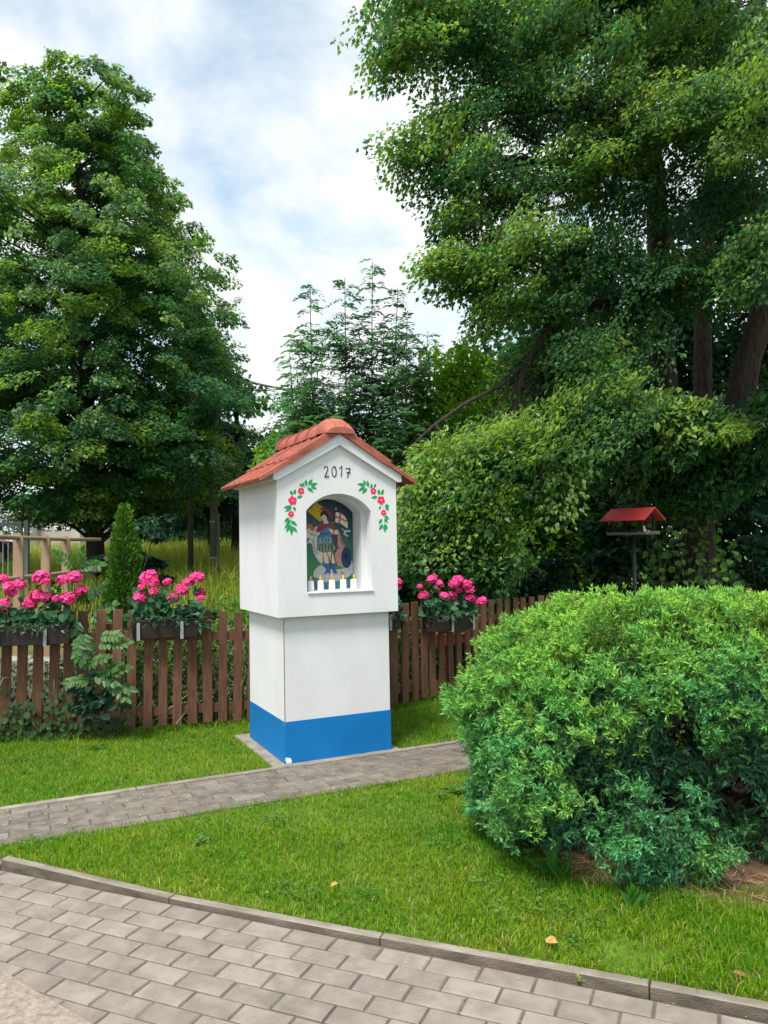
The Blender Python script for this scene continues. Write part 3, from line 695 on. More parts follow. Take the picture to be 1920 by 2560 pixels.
# dark brush lines on the figure
ln = MB()
for s_ in ([(.382, 1.716), (.387, 1.717)], [(.374, 1.703), (.380, 1.702)], [(.345, 1.47), (.352, 1.52)], [(.370, 1.465), (.372, 1.523)], [(.395, 1.465), (.395, 1.524)], [(.418, 1.468), (.418, 1.524)], [(.440, 1.474), (.436, 1.526)],
           [(.375, 1.537), (.375, 1.565)], [(.398, 1.537), (.398, 1.566)], [(.42, 1.537), (.418, 1.566)], [(.33, 1.62), (.36, 1.635), (.40, 1.655)], [(.361, 1.600), (.395, 1.588), (.43, 1.603)], [(.27, 1.60), (.30, 1.585), (.33, 1.59)], [(.297, 1.56), (.305, 1.50), (.33, 1.44)], [(.52, 1.31), (.535, 1.29), (.55, 1.296)], [(.535, 1.29), (.529, 1.265)]):
    P = s_
    for i in range(len(P) - 1):
        a_, c_ = np.array(P[i]), np.array(P[i + 1]); d_ = unit(c_ - a_); n_ = np.array([-d_[1], d_[0]]) * 0.0013
        ln.prism_y([tuple(a_ - n_), tuple(c_ - n_), tuple(c_ + n_), tuple(a_ + n_)], 0.1955 - 0.00003 * len(ln.F) / 6, 0.198)
ln.obj('brush_lines', MT['ink'], shrine)['kind'] = 'stuff'
# five candles on the sill
def candle(x, y, label):
    w = shrine_xy(x, y); r_ = empty('candle', (w[0], w[1], 1.186), random.uniform(0, 6))
    tag(r_, label, 'candle', 'candles standing in the niche')
    MB().lathe([(0.0235, 0), (0.0245, 0.003), (0.0215, 0.069), (0.0205, 0.0725), (0.0185, 0.0735), (0.017, 0.0705)], 18).obj('body', MT['candle'], r_, smooth=True)
    f = MB().lathe([(0.003, 0.066), (0.0062, 0.078), (0.0074, 0.086), (0.0062, 0.096), (0.003, 0.106), (0.0008, 0.112)], 10).obj('flame', MT['flame'], r_, smooth=True)
    MB().tube([(0.0062, 0, 0.078), (0.0072, 0, 0.088), (0.0055, 0, 0.1)], 0.0016, 5).obj('wick', MT['wick'], f)
for x, lab in ((.224, 'white candle with yellow flame, leftmost of the five in the niche'), (.298, 'white candle with yellow flame, second from the left in the niche'),
               (.386, 'white candle with yellow flame, middle one of the five in the niche'), (.474, 'white candle with yellow flame, fourth from the left in the niche'), (.556, 'white candle with yellow flame, rightmost of the five in the niche')):
    candle(x, .06, lab)

# ================================================================== FENCE
def poly_at(PL, s):
    acc = 0
    for i in range(len(PL) - 1):
        d = np.hypot(*(PL[i + 1] - PL[i]))
        if s <= acc + d or i == len(PL) - 2:
            t = (s - acc) / d; return PL[i] * (1 - t) + PL[i + 1] * t, math.atan2(*(PL[i + 1] - PL[i])[::-1])
        acc += d
def smooth_poly(P, n=8):
    return np.array(smooth_path(P, n))
FENCE = smooth_poly([(-4.4, 6.02), (-3.4, 6.20), (-2.29, 6.385), (-1.26, 6.70), (-0.6, 6.96), (0.06, 7.24), (0.52, 7.62), (1.25, 8.22), (1.9, 8.62), (3.1, 9.06), (4.6, 9.6), (6.4, 10.2)])
flen = sum(np.hypot(*(FENCE[i + 1] - FENCE[i])) for i in range(len(FENCE) - 1))
def fence_top(x): return float(np.interp(x, [-4, -2.9, -2.26, -1.23, 0.23, 1.24, 1.8, 2.27, 4.7], [.99, 1.0, 1.02, .955, .965, .925, .925, .905, .83]))
wpick = []
for k in range(5):
    b = MB(); b.box(-0.036, 0.036, -0.010, 0.010, 0.0, 1.0, ch=0.003)
    # softly rounded arrises on the face
    V = [(x + (random.uniform(-.0025, .0025) if z > .5 else 0), y, z) for x, y, z in b.V]
    wpick.append(new_mesh('picket', V, b.F, MT['wood'], b.M))
def fence_run(s0, s1, label, step=0.121):
    fe = empty('picket_fence', (*poly_at(FENCE, s0)[0], 0))
    tag(fe, label, 'fence', 'brown picket fence')
    base = np.array([*poly_at(FENCE, s0)[0], 0])
    s = s0 + 0.03
    while s < s1:
        p, a = poly_at(FENCE, s); top = fence_top(p[0]); o = bpy.data.objects.new('picket', wpick[random.randrange(5)])
        nrm = np.array([math.sin(a), -math.cos(a)])
        g0 = 0.045 if p[0] < 2 else 0.0
        o.location = (p[0] + nrm[0] * .03 - base[0], p[1] + nrm[1] * .03 - base[1], g0 + random.uniform(-.008, .008))
        o.rotation_euler = (random.uniform(-.012, .012), random.uniform(-.016, .016) + 0.012, a + random.uniform(-.03, .03)); o.scale = (1 + random.uniform(-.06, .06), 1, top - g0 + random.uniform(-.006, .006))
        link(o, fe); s += step + random.uniform(-.006, .006)
    for zf, nm in ((0.785, 'rail'), (0.165, 'rail')):
        q = s0
        while q < s1 - 0.05:
            e_ = min(q + 1.9, s1); b = MB()
            pts = [poly_at(FENCE, t_) for t_ in np.linspace(q, e_ - .004, 7)]
            for i in range(len(pts) - 1):
                (pa, aa), (pb, ab) = pts[i], pts[i + 1]
                n_ = np.array([-math.sin(aa), math.cos(aa)])
                ct = lambda p_, off, z_: (p_[0] + n_[0] * off - base[0], p_[1] + n_[1] * off - base[1], z_)
                za_, zb_ = fence_top(pa[0]) * zf, fence_top(pb[0]) * zf
                V = [ct(pa, -.018, za_ - .035), ct(pb, -.018, zb_ - .035), ct(pb, .02, zb_ - .035), ct(pa, .02, za_ - .035), ct(pa, -.018, za_ + .035), ct(pb, -.018, zb_ + .035), ct(pb, .02, zb_ + .035), ct(pa, .02, za_ + .035)]
                b.add(V, [(0, 3, 2, 1), (4, 5, 6, 7), (0, 1, 5, 4), (1, 2, 6, 5), (2, 3, 7, 6), (3, 0, 4, 7)])
            b.obj(nm, MT['wood'], fe); q = e_
    q = s0 + .25
    while q < s1:
        p, a = poly_at(FENCE, q); b = MB(); b.box(-.035, .035, .024, .094, -.1, 0.9, ch=.006)
        o = b.obj('post', MT['wood'], fe); o.location = (p[0] - base[0], p[1] - base[1], 0); o.rotation_euler = (0, 0, a); q += 1.9
    return fe
sSh = 3.75      # the shrine stands in front of the joint
fence_run(0.0, sSh, 'weathered brown picket fence left of the shrine, carrying two flower boxes')
fence_run(sSh + 0.01, flen - 0.1, 'reddish brown picket fence running from shrine to behind the juniper')
# ================================================================== FLOWER BOXES
def trough_box(px0, px1, pyt, Y, a, length, label, brackets):
    """trough hung on the outside of the pickets; its centre is sighted, a = fence direction"""
    c = at((px0 + px1) / 2, pyt, Y)
    r_ = empty('flower_box', (c[0], c[1], c[2] - 0.15), a)
    tag(r_, label, 'flower box', 'flower boxes hung on the fence')
    h, w, L2 = 0.15, 0.085, length / 2
    t = MB(); tp, bt, th = 1.0, 0.82, 0.006
    def rr_(f, z, ins=0): return [(-(L2 * (1 - (1 - f) * .12)) + ins, -w * f + ins, z), ((L2 * (1 - (1 - f) * .12)) - ins, -w * f + ins, z), ((L2 * (1 - (1 - f) * .12)) - ins, w * f - ins, z), (-(L2 * (1 - (1 - f) * .12)) + ins, w * f - ins, z)]
    V = rr_(bt, 0) + rr_(tp, h - .018) + rr_(1.06, h - .016) + rr_(1.06, h) + rr_(1.0, h, th) + rr_(.9, 0.11, th)
    F = [(3, 2, 1, 0), (20, 21, 22, 23)]
    for lvl in range(5):
        for i in range(4): j = (i + 1) % 4; F.append((lvl * 4 + i, lvl * 4 + j, lvl * 4 + 4 + j, lvl * 4 + 4 + i))
    t.add(V, F); t.obj('trough', MT['trough'], r_)
    MB().box(-L2 * .96 + .01, L2 * .96 - .01, -w + .016, w - .016, .095, .122).obj('potting_soil', MT['soil'], r_)
    for bx in brackets:
        k = MB(); k.box(bx - .0125, bx + .0125, -w * 1.06 - .006, -w * 1.06 - .003, -.010, h - .02); k.box(bx - .0125, bx + .0125, -w * 1.06 - .006, w + .004, -.0135, -.0102); k.box(bx - .0125, bx + .0125, w + .001, w + .004, -.01, h - .03)
        k.obj('bracket', MT['steel'], r_)
    return r_, c
# one flower head: florets of five petals on a ball
def head_mesh():
    V = []; F = []
    n = 17
    for i in range(n):
        z = 1 - 1.5 * (i + .5) / n; ph = i * 2.39996; s_ = math.sqrt(max(0, 1 - z * z))
        u = np.array([s_ * math.cos(ph), s_ * math.sin(ph), z]); a_ = unit(np.cross(u, [0.3, .9, .1])); b_ = np.cross(u, a_)
        rad = random.uniform(.62, .92)
        for k in range(5):
            q = ph + 2 * math.pi * k / 5; d = a_ * math.cos(q) + b_ * math.sin(q); s2 = np.cross(u, d)
            c0 = u * rad * .86; m_ = c0 + d * .30 + u * random.uniform(.02, .12); e_ = c0 + d * .52 + u * random.uniform(-.10, .14)
            j = len(V); V += [c0, m_ + s2 * .25, e_, m_ - s2 * .25]; F.append((j, j + 1, j + 2, j + 3))
    return new_mesh('flower_head', V, F, MT['petal'])
heads = [head_mesh() for _ in range(4)]
GD, GL = (0.02, 0.08, 0.04), (0.07, 0.20, 0.09)
def geranium(box, c, a, length, hs, Y, label, seedlean=0):
    r_ = empty('geranium_plant', (c[0], c[1], c[2] - 0.04))
    tag(r_, label, 'geranium', 'pink geraniums in flower boxes')
    base = np.array([c[0], c[1], c[2] - 0.04])
    e_ = np.array([math.cos(a), math.sin(a), 0]); n_ = np.array([math.sin(a), -math.cos(a), 0])
    st = MB()
    for (u, v, rad) in hs:
        off = (u - hs[0][0]) * 0
        s_par = (at(u, v, Y) - c) @ e_
        Yh = c[1] + s_par * math.sin(a) + random.uniform(-.05, .06)
        p = at(u, v, Yh) - base
        o = bpy.data.objects.new('flower_head', heads[random.randrange(4)]); R_ = rad / 1940 * Yh
        o.location = tuple(p); o.scale = (R_ * 1.38, R_ * 1.38, R_ * 1.15); o.rotation_euler = (random.uniform(-.4, .4), random.uniform(-.4, .4), random.uniform(0, 6)); link(o, r_)
        foot = e_ * np.clip(p @ e_, -length / 2 + .05, length / 2 - .05) + np.array([0, 0, -.01])
        st.tube(curve_pts(foot, p - np.array([0, 0, R_ * .6]), 5, 0, .08), [.0035, .003, .003, .0025, .0022], 5)
    st.obj('stem', MT['twig'], r_)
    lv = Leaves(); n = int(420 * length)
    s_ = rng.uniform(-.5, .5, n) * length * 1.08; d_ = rng.normal(0, .04, n); hgt = np.abs(rng.normal(.055, .075, n))
    P = s_[:, None] * e_ + d_[:, None] * n_ + np.array([0, 0, 1.0]) * hgt[:, None]
    N = unit(rng.normal(size=(n, 3)) * .5 + np.array([0, 0, .7]) + n_ * .6)
    D = unit(rng.normal(size=(n, 3)) + n_ * .5); L = rng.uniform(.045, .085, n)
    lv.add(P, D, N, L, L * 1.1, mixcol(GD, GL, rng.random(n)), fold=.12, hexa=True)
    # narrow grey-green trailing leaves spilling over the rim
    m = int(130 * length)
    s_ = rng.uniform(-.5, .5, m) * length * 1.05; P = s_[:, None] * e_ + (.07 + .03 * rng.random(m))[:, None] * n_ + np.array([0, 0, 1.0]) * rng.uniform(-.005, .06, m)[:, None]
    D = unit(n_ * .5 + np.array([0, 0, -.5]) + rng.normal(size=(m, 3)) * .7); N = unit(n_ + rng.normal(size=(m, 3)) * .6)
    L = rng.uniform(.03, .07, m); lv.add(P, D, N, L, L * .28, mixcol((.05, .12, .07), (.16, .26, .17), rng.random(m)))
    # longer blades at the right end
    m = int(26)
    P = e_ * (length * .46) + rng.normal(size=(m, 3)) * .03; D = unit(e_ * .8 + np.array([0, 0, -.25]) + n_ * .3 + rng.normal(size=(m, 3)) * .45); L = rng.uniform(.07, .13, m)
    lv.add(P, D, unit(np.array([0, 0, 1.0]) + n_ * .6 + rng.normal(size=(m, 3)) * .3), L, L * .26, mixcol((.06, .16, .10), (.16, .30, .2), rng.random(m)), droop=.25)
    lv.obj('foliage', MT['leaf'], r_)
    return r_
aL = math.atan2(.185, 1.11); aM = math.atan2(.3, 1.03); aR = math.atan2(.6, .73)
bx, c = trough_box(-60, 172, 1562, 6.12, aL, 0.74, 'dark brown flower box cut off by the left edge of the view', (-.30, -.165, .19))
geranium(bx, c, aL, .74, [(7, 1446, 12), (23, 1466, 15), (49, 1462, 14), (29, 1482, 12), (9, 1511, 17), (102, 1444, 19), (112, 1454, 12), (71, 1511, 17), (94, 1489, 17), (115, 1493, 14), (157, 1451, 14), (186, 1444, 17), (140, 1497, 9), (168, 1498, 17), (203, 1477, 14), (-30, 1470, 16), (-25, 1505, 14)], 6.12, 'bushy pink geranium with most flower heads, at the left edge')
bx, c = trough_box(336, 490, 1546, 6.44, aM, 0.52, 'dark brown flower box with two grey brackets beside the conical thuja', (-.21, .13))
geranium(bx, c, aM, .52, [(374, 1446, 20), (384, 1456, 12), (354, 1469, 8), (349, 1494, 15), (383, 1480, 10), (418, 1455, 10), (472, 1456, 13), (493, 1445, 16), (454, 1475, 14), (433, 1494, 13), (499, 1482, 12), (503, 1495, 9)], 6.44, 'pink geranium in the box between the thuja and the shrine')
bx, c = trough_box(1060, 1188, 1534, 7.50, aR, 0.56, 'dark flower box on the fence between shrine and juniper', (-.05, .235))
geranium(bx, c, aR, .56, [(1080, 1448, 13), (1096, 1460, 11), (1050, 1467, 7), (1058, 1489, 12), (1146, 1449, 12), (1134, 1460, 12), (1166, 1461, 12), (1148, 1476, 9), (1110, 1489, 10), (1130, 1489, 12), (1175, 1476, 12), (1175, 1494, 12), (1204, 1503, 12), (1094, 1472, 6)], 7.5, 'pink geranium right of the shrine, in front of the drooping linden')
bx, c = trough_box(880, 992, 1531, 7.14, math.atan2(.3, .66), 0.45, 'flower box almost hidden behind the right edge of the shrine', (-.1, .12))
geranium(bx, c, math.atan2(.3, .66), .45, [(997, 1454, 8), (997, 1470, 6), (955, 1455, 12), (930, 1470, 12), (900, 1460, 12)], 7.14, 'pink geranium peeping out behind the right edge of the shrine')

# red board low behind the right fence
p0 = at(1062, 1597, 7.75); p1 = at(1250, 1588, 8.6); d = p1 - p0
b = MB(); L_ = math.hypot(d[0], d[1])
b.box(0, L_, 0, .02, -.06, .06, ch=.003)
ob = b.obj('red_board', MT['redplastic'], loc=(p0[0], p0[1], (p0[2] + p1[2]) / 2), rz=math.atan2(d[1], d[0]))
tag(ob, 'faded red board seen through the pickets right of the shrine', 'board')
MB().box(0.3, .34, .0205, .06, -.62, .05).obj('leg', MT['redplastic'], ob); MB().box(L_ - .34, L_ - .3, .0205, .06, -.62, .05).obj('leg', MT['redplastic'], ob)

# ================================================================== BIRD FEEDER
fd = at(1583, 1334, 9.55); fa = R(-44)
bf = empty('bird_feeder', (fd[0], fd[1], 0), fa); tag(bf, 'bird feeder with red gabled roof on a dark green pole', 'bird feeder')
zt = fd[2]
MB().tube([(0, 0, -.1), (0, 0, zt - .02)], .024, 12).obj('pole', MT['feederpole'], bf, smooth=True)
b = MB(); b.box(-.25, .25, -.20, .20, zt - .015, zt, ch=.003); b.box(-.25, .25, -.205, -.19, zt, zt + .012); b.box(-.25, .25, .19, .205, zt, zt + .012); b.box(.24, .255, -.189, .189, zt, zt + .025); b.box(-.255, -.24, -.189, .189, zt, zt + .025); b.obj('tray', MT['tray'], bf)
for x in (-.19, .19):
    for y in (-.16, .16): MB().box(x - .014, x + .014, y - .014, y + .014, zt + .0, zt + .20).obj('post', MT['feederwood'], bf)
zr, ze = zt + .315, zt + .165
for s_ in (-1, 1):
    b = MB(); V = [(-.29, 0, zr), (.29, 0, zr), (.29, s_ * .29, ze), (-.29, s_ * .29, ze)]
    b.add(V + [(x, y, z - .012) for x, y, z in V], [(0, 1, 2, 3), (7, 6, 5, 4), (0, 4, 5, 1), (1, 5, 6, 2), (2, 6, 7, 3), (3, 7, 4, 0)]); b.obj('roof_panel', MT['redroof'], bf)
for x in (-.18, .18):
    b = MB(); b.add([(x, -.22, ze + .02), (x, .22, ze + .02), (x, 0, zr - .014), (x + .01, -.22, ze + .02), (x + .01, .22, ze + .02), (x + .01, 0, zr - .014)], [(0, 1, 2), (5, 4, 3), (0, 3, 4, 1), (1, 4, 5, 2), (2, 5, 3, 0)]); b.obj('gable_board', MT['feederwood'], bf)
cu = MB().lathe([(.035, .001), (.05, .015), (.042, .04), (.025, .06), (.022, .09), (.01, .10)], 14, (.12, .02, zt)).obj('feed_pot', MT['cup'], smooth=True)
cu.matrix_world = Matrix.Translation((fd[0], fd[1], 0)) @ Matrix.Rotation(fa, 4, 'Z'); tag(cu, 'small white pot standing in the bird feeder', 'pot')

# ================================================================== LEFT BACKGROUND: railing, gate, machine, van, building, pole
RP = [np.array([-3.86, 6.9]), np.array([-4.05, 7.9]), np.array([-4.25, 9.0]), np.array([-4.33, 9.9]), np.array([-4.44, 10.8]), np.array([-4.25, 11.6])]
rl = empty('tube_railing', (-4.25, 9.0, 0)); tag(rl, 'beige brown tubular railing behind the left flower box', 'railing')
for i, p in enumerate(RP[:5]):
    z1 = 1.735 - .005 * i; b = MB(); w = .046
    pts = [(-w, .0), (w, .0), (w, z1 - .045), (w * .7, z1 - .012), (0, z1), (-w * .7, z1 - .012), (-w, z1 - .045)]
    b.prism_y(pts, -.012, .012); b.prism_y([(w + .001, 0), (w + .012, 0), (w + .012, z1 - .05), (w + .001, z1 - .05)], -.012, .05)
    o = b.obj('post', MT['rail'], rl); o.location = (p[0] + 4.25, p[1] - 9.0, 0); o.rotation_euler = (0, 0, R(10))
for z in (1.665, 1.20):
    MB().tube([(p[0] + 4.25, p[1] - 9.0, z) for p in RP], .027, 10).obj('rail', MT['rail'], rl, smooth=True)
# low weathered wall under the railing, glimpsed between the pickets
b = MB()
for i in range(7):
    x = -.75 + .22 * i; b.box(x, x + .215, 0, .25, -.1, .50 + .05 * math.sin(i * 2.1) + .06 * (i < 4), ch=.015)
tag(b.obj('low_wall', MT['rock'], loc=(-3.3, 6.85, 0), rz=R(8)), 'low weathered wall glimpsed between the leftmost pickets', 'wall')
# grey gate
G0 = at(67, 1380, 15.0); gt = empty('bar_gate', (G0[0], G0[1], terrain(G0[0], G0[1]))); tag(gt, 'grey green bar gate with a square post beside the red machine', 'gate')
zg = terrain(G0[0], G0[1]); zt_ = at(67, 1300, 15)[2] - zg
MB().box(-.04, .04, -.04, .04, -.1, zt_, ch=.01).obj('post', MT['gate'], gt)
MB().box(-.16, -.09, -.03, .03, -.1, zt_ - .02, ch=.01).obj('post', MT['gate'], gt)
MB().box(-2.2, -.161, -.02, .02, zt_ - .10, zt_ - .04).obj('rail', MT['gate'], gt); MB().box(-2.2, -.161, -.02, .02, .38, .43).obj('rail', MT['gate'], gt)
for i in range(20): MB().tube([(-.26 - .1 * i, 0, .40), (-.26 - .1 * i, 0, zt_ - .05)], .009, 6).obj('bar', MT['gatebar'], gt)
# red machine behind the gate
mc = at(-30, 1400, 19); zm = terrain(mc[0], mc[1]); tr = empty('red_tractor', (mc[0], mc[1], zm), R(15)); tag(tr, 'red machine with black tyres behind the bar gate', 'tractor')
ztop = at(0, 1345, 19)[2] - zm
b = MB(); b.box(-1.1, .36, -.45, .45, .55, ztop, ch=.08); b.obj('bonnet', MT['redpaint'], tr)
b = MB(); b.box(-1.0, .30, -.46, .46, .30, .549); b.obj('chassis', MT['rubber'], tr)
for x, r_ in ((.28, .42), (-.85, .5)):
    for y in (-.62, .62):
        P = [(x, y - .12, r_), (x, y + .12, r_)]; w = MB().tube(P, r_, 20).obj('tyre', MT['rubber'], tr); MB().tube([(x, y - .13, r_), (x, y + .13, r_)], r_ * .5, 14).obj('rim', MT['steel'], w)
# pale van further back
vc = at(10, 1340, 26); zv = terrain(vc[0], vc[1]); vn = empty('van', (vc[0], vc[1], zv), R(8)); tag(vn, 'pale blue white van parked behind the gate', 'van')
vt = at(10, 1268, 26)[2] - zv
b = MB(); b.prism_y([(-3.2, .35), (.62, .35), (.62, vt * .55), (.40, vt * .62), (.12, vt), (-3.2, vt)], -.95, .95); b.obj('body', MT['vanpaint'], vn)
b = MB(); b.prism_y([(-.72, vt * .6), (.28, vt * .6), (.06, vt * .93), (-.72, vt * .93)], -.956, -.945); b.obj('side_window', MT['winglass'], vn)
b = MB(); b.prism_y([(-.92, .5), (-.86, .5), (-.86, vt * .95), (-.92, vt * .95)], -.957, -.945); b.obj('door_gap', MT['rubber'], vn)
for x in (-2.3, .05):
    for y in (-.86, .86): MB().tube([(x, y - .1, .33), (x, y + .1, .33)], .33, 18).obj('wheel', MT['rubber'], vn)
# long low building
Yb = 46.0; bc = at(90, 1400, Yb); zb = terrain(bc[0], bc[1]) ; bl = empty('long_building', (bc[0], bc[1], zb)); tag(bl, 'long low grey building with a row of white windows far left', 'building')
zw = lambda v: at(110, v, Yb)[2] - zb
pxm = Yb / 1940
b = MB(); b.box(-9, 2.6, 0, 8, -.5, zw(1292)); b.obj('wall', MT['wallgrey'], bl)
b = MB(); b.box(-9.2, 2.8, -.25, 8.3, zw(1292) + .001, zw(1284)); b.obj('roof', MT['roofdark'], bl)
for i, u in enumerate((98, 121, 144, 168, 75, 52)):
    x = (u - 90) * pxm
    f = MB().box(x - .17, x + .17, -.05, .02, zw(1325), zw(1311)).obj('window', MT['winwhite'] if i != 0 else MT['gate'], bl)
    MB().box(x - .13, x + .13, -.06, -.051, zw(1323.5), zw(1312.5)).obj('pane', MT['winglass'] if i == 0 else MT['winwhite'], f)
b = MB(); b.box(-1.6, .1, -1.5, -.01, -.5, zw(1268)); b.obj('porch_block', MT['wallpale'], bl)
# utility pole with a brace post and cables
pp = at(534, 1466, 17.2); zp = terrain(pp[0], pp[1]); up = empty('utility_pole', (pp[0], pp[1], zp)); tag(up, 'weathered grey utility pole right of the big left tree', 'pole')
MB().tube([(0, 0, -.3), (.02, 0, 2.6), (.05, 0, 4.95)], [.088, .08, .068], 12).obj('shaft', MT['pole'], up, smooth=True)
MB().box(.085, .135, -.05, .05, -.3, 1.55, ch=.01).obj('brace_post', MT['pole'], up)
for z in (.55, 1.35, 3.0): MB().lathe([(.09, z), (.09, z + .03)], 12).obj('wire_band', MT['steel'], up)
pw = [[(.05, 0, 4.88), at(634, 956, 18) - [pp[0], pp[1], zp], at(700, 971, 18.7) - [pp[0], pp[1], zp], at(980, 1040, 26) - [pp[0], pp[1], zp]],
      [(.05, 0, 4.80), at(634, 959, 18) - [pp[0], pp[1], zp], at(700, 973, 18.7) - [pp[0], pp[1], zp], at(980, 1044, 26) - [pp[0], pp[1], zp]],
      [(.05, 0, 4.35), at(590, 976, 17.6) - [pp[0], pp[1], zp], at(670, 976, 18.4) - [pp[0], pp[1], zp], at(712, 972, 18.9) - [pp[0], pp[1], zp], at(980, 950, 26) - [pp[0], pp[1], zp]]]
for P in pw: MB().tube(P, .012, 5).obj('cable', MT['wire'], up)

# ================================================================== TREES
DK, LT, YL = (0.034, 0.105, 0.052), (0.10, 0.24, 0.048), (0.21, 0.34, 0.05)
def limb(mb, a, b, r0, r1, n=6, sag=.08, sides=6):
    P = curve_pts(a, b, n, sag, .05); mb.tube(P, np.linspace(r0, r1, n), sides)
# ---- big linden on the left
T1 = at(215, 1400, 17.0); T1z = terrain(T1[0], T1[1])
lin = empty('linden_tree', (T1[0], T1[1], T1z)); tag(lin, 'tall dense linden tree left of the shrine', 'tree')
tb = MB(); tk = [(0.25, 0, -.3), (.2, 0, 1), (.05, .05, 3), (-.02, 0, 5.5), (-.1, .1, 8), (-.2, 0, 9.8), (-.15, 0, 11)]
tb.tube(tk, [.21, .19, .17, .14, .10, .055, .02], 12); tb.obj('trunk', MT['bark_dark'], lin, smooth=True)
zprof = [1.5, 1.9, 2.7, 4.0, 5.5, 6.6, 7.4, 8.2, 9.0, 10.0, 10.9, 11.4]
rprof = [2.3, 3.0, 3.35, 3.5, 3.45, 3.3, 3.0, 2.5, 1.95, 1.75, 1.55, .9]
lv = Leaves(); br = MB(); tz = [p[2] for p in tk]
def trunk_at(z): return np.array([np.interp(z, tz, [p[0] for p in tk]), np.interp(z, tz, [p[1] for p in tk]), z])
ncl = 0
zs = np.linspace(1.65, 11.3, 600); wz = np.interp(zs, zprof, rprof) ** 1.5; wz /= wz.sum()
while ncl < 780:
    z = rng.choice(zs, p=wz); z = z - (rng.uniform(.1, .6) if z < 2.4 and rng.random() < .4 else 0); rm = np.interp(z, zprof, rprof) * (0.86 + .2 * math.sin(z * 2.3 + 1) * .5)
    q = rng.uniform(0, 2 * math.pi); f = rng.random() ** .45; f = max(f, .25)
    c = np.array([rm * f * math.cos(q), rm * f * math.sin(q) * .95, z]) + trunk_at(z) * [1, 1, 0]
    if -1.6 < c[0] < 0.6 and 5.6 < z < 7.6 and c[1] < 1.5 and rng.random() < .5: continue
    k = rng.uniform(.75, 1.25); rz_ = np.array([.40, .40, .24]) * k * (0.75 if z > 9 else 1)
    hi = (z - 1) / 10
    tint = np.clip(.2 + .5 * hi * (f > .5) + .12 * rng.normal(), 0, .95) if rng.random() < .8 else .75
    n = int(290 * k * k * (.75 if z > 9 else 1))
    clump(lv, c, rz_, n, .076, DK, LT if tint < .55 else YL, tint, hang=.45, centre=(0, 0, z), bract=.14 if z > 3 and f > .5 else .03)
    if rng.random() < .22:
        a = trunk_at(max(.8, z - .35 * np.hypot(c[0], c[1]) - .2)); limb(br, a, c, .045 * (1.2 - .6 * hi), .010)
    ncl += 1
# ragged outermost sprays
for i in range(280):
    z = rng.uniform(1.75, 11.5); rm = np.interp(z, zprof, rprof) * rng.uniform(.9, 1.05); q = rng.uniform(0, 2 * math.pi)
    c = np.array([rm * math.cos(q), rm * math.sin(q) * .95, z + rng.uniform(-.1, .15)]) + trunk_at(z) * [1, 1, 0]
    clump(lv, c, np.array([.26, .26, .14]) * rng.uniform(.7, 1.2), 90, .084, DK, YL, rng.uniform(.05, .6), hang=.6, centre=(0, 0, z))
lv.obj('crown', MT['leaf'], lin); br.obj('limbs', MT['bark_dark'], lin)['kind'] = 'stuff'
n_lin = lv.count()
# ---- spruce behind it
S1 = at(533, 1400, 21.0); S1z = terrain(S1[0], S1[1]); spz = empty('spruce_tree', (S1[0], S1[1], S1z)); tag(spz, 'spruce with drooping twigs showing right of the left linden', 'tree')
tb = MB(); tb.tube([(0, 0, -.2), (0, 0, 3.5), (0, 0, 6.4)], [.16, .10, .02], 8); tb.obj('trunk', MT['bark_dark'], spz)
lv = Leaves(); br = MB()
for i in range(120):
    z = rng.uniform(1.2, 6.3); q = rng.uniform(0, 2 * math.pi); Lb = np.interp(z, [1, 3, 5, 6.5], [1.5, 1.5, 1.15, .15]) * rng.uniform(.75, 1.1)
    d = np.array([math.cos(q), math.sin(q), 0]); pts = [np.array([0, 0, z]) + d * Lb * t_ + np.array([0, 0, -.45 * Lb * t_ * t_ + .18 * Lb * t_ ** 4]) for t_ in np.linspace(0, 1, 8)]
    br.tube(pts, np.linspace(.022, .005, 8), 5)
    m = int(150 * Lb / 1.6); ti = rng.uniform(.12, 1, m); PP = np.array([np.interp(ti, np.linspace(0, 1, 8), [p[a_] for p in pts]) for a_ in range(3)]).T
    PP += rng.normal(size=(m, 3)) * [.06, .06, .02]
    D = unit(np.array([0, 0, -1.0]) + d * .3 + rng.normal(size=(m, 3)) * [.3, .3, .1]); L = rng.uniform(.10, .34, m)
    lv.add(PP, D, rand_dirs(m), L, .035, mixcol((.008, .022, .014), (.022, .05, .025), rng.random(m)), droop=0)
lv.obj('crown', MT['leaf'], spz); br.obj('branches', MT['bark_dark'], spz)['kind'] = 'stuff'
# ---- slim dark trunk (young tree) between the linden and the pole
Y1 = at(477, 1440, 16.0); yz = terrain(Y1[0], Y1[1]); yt = empty('young_tree', (Y1[0], Y1[1], yz)); tag(yt, 'slim dark young trunk standing left of the utility pole', 'tree')
MB().tube([(0, 0, -.2), (0, 0, 1.2), (.03, 0, 2.6), (.1, 0, 4.2)], [.062, .056, .048, .03], 9).obj('trunk', MT['bark_dark'], yt, smooth=True)
lv = Leaves()
for i in range(16): clump(lv, np.array([rng.normal(0, .7), rng.normal(0, .6), rng.uniform(2.1, 4.2)]), np.array([.5, .5, .28]), 260, .09, DK, LT, rng.uniform(0, .4))
lv.obj('crown', MT['leaf'], yt)

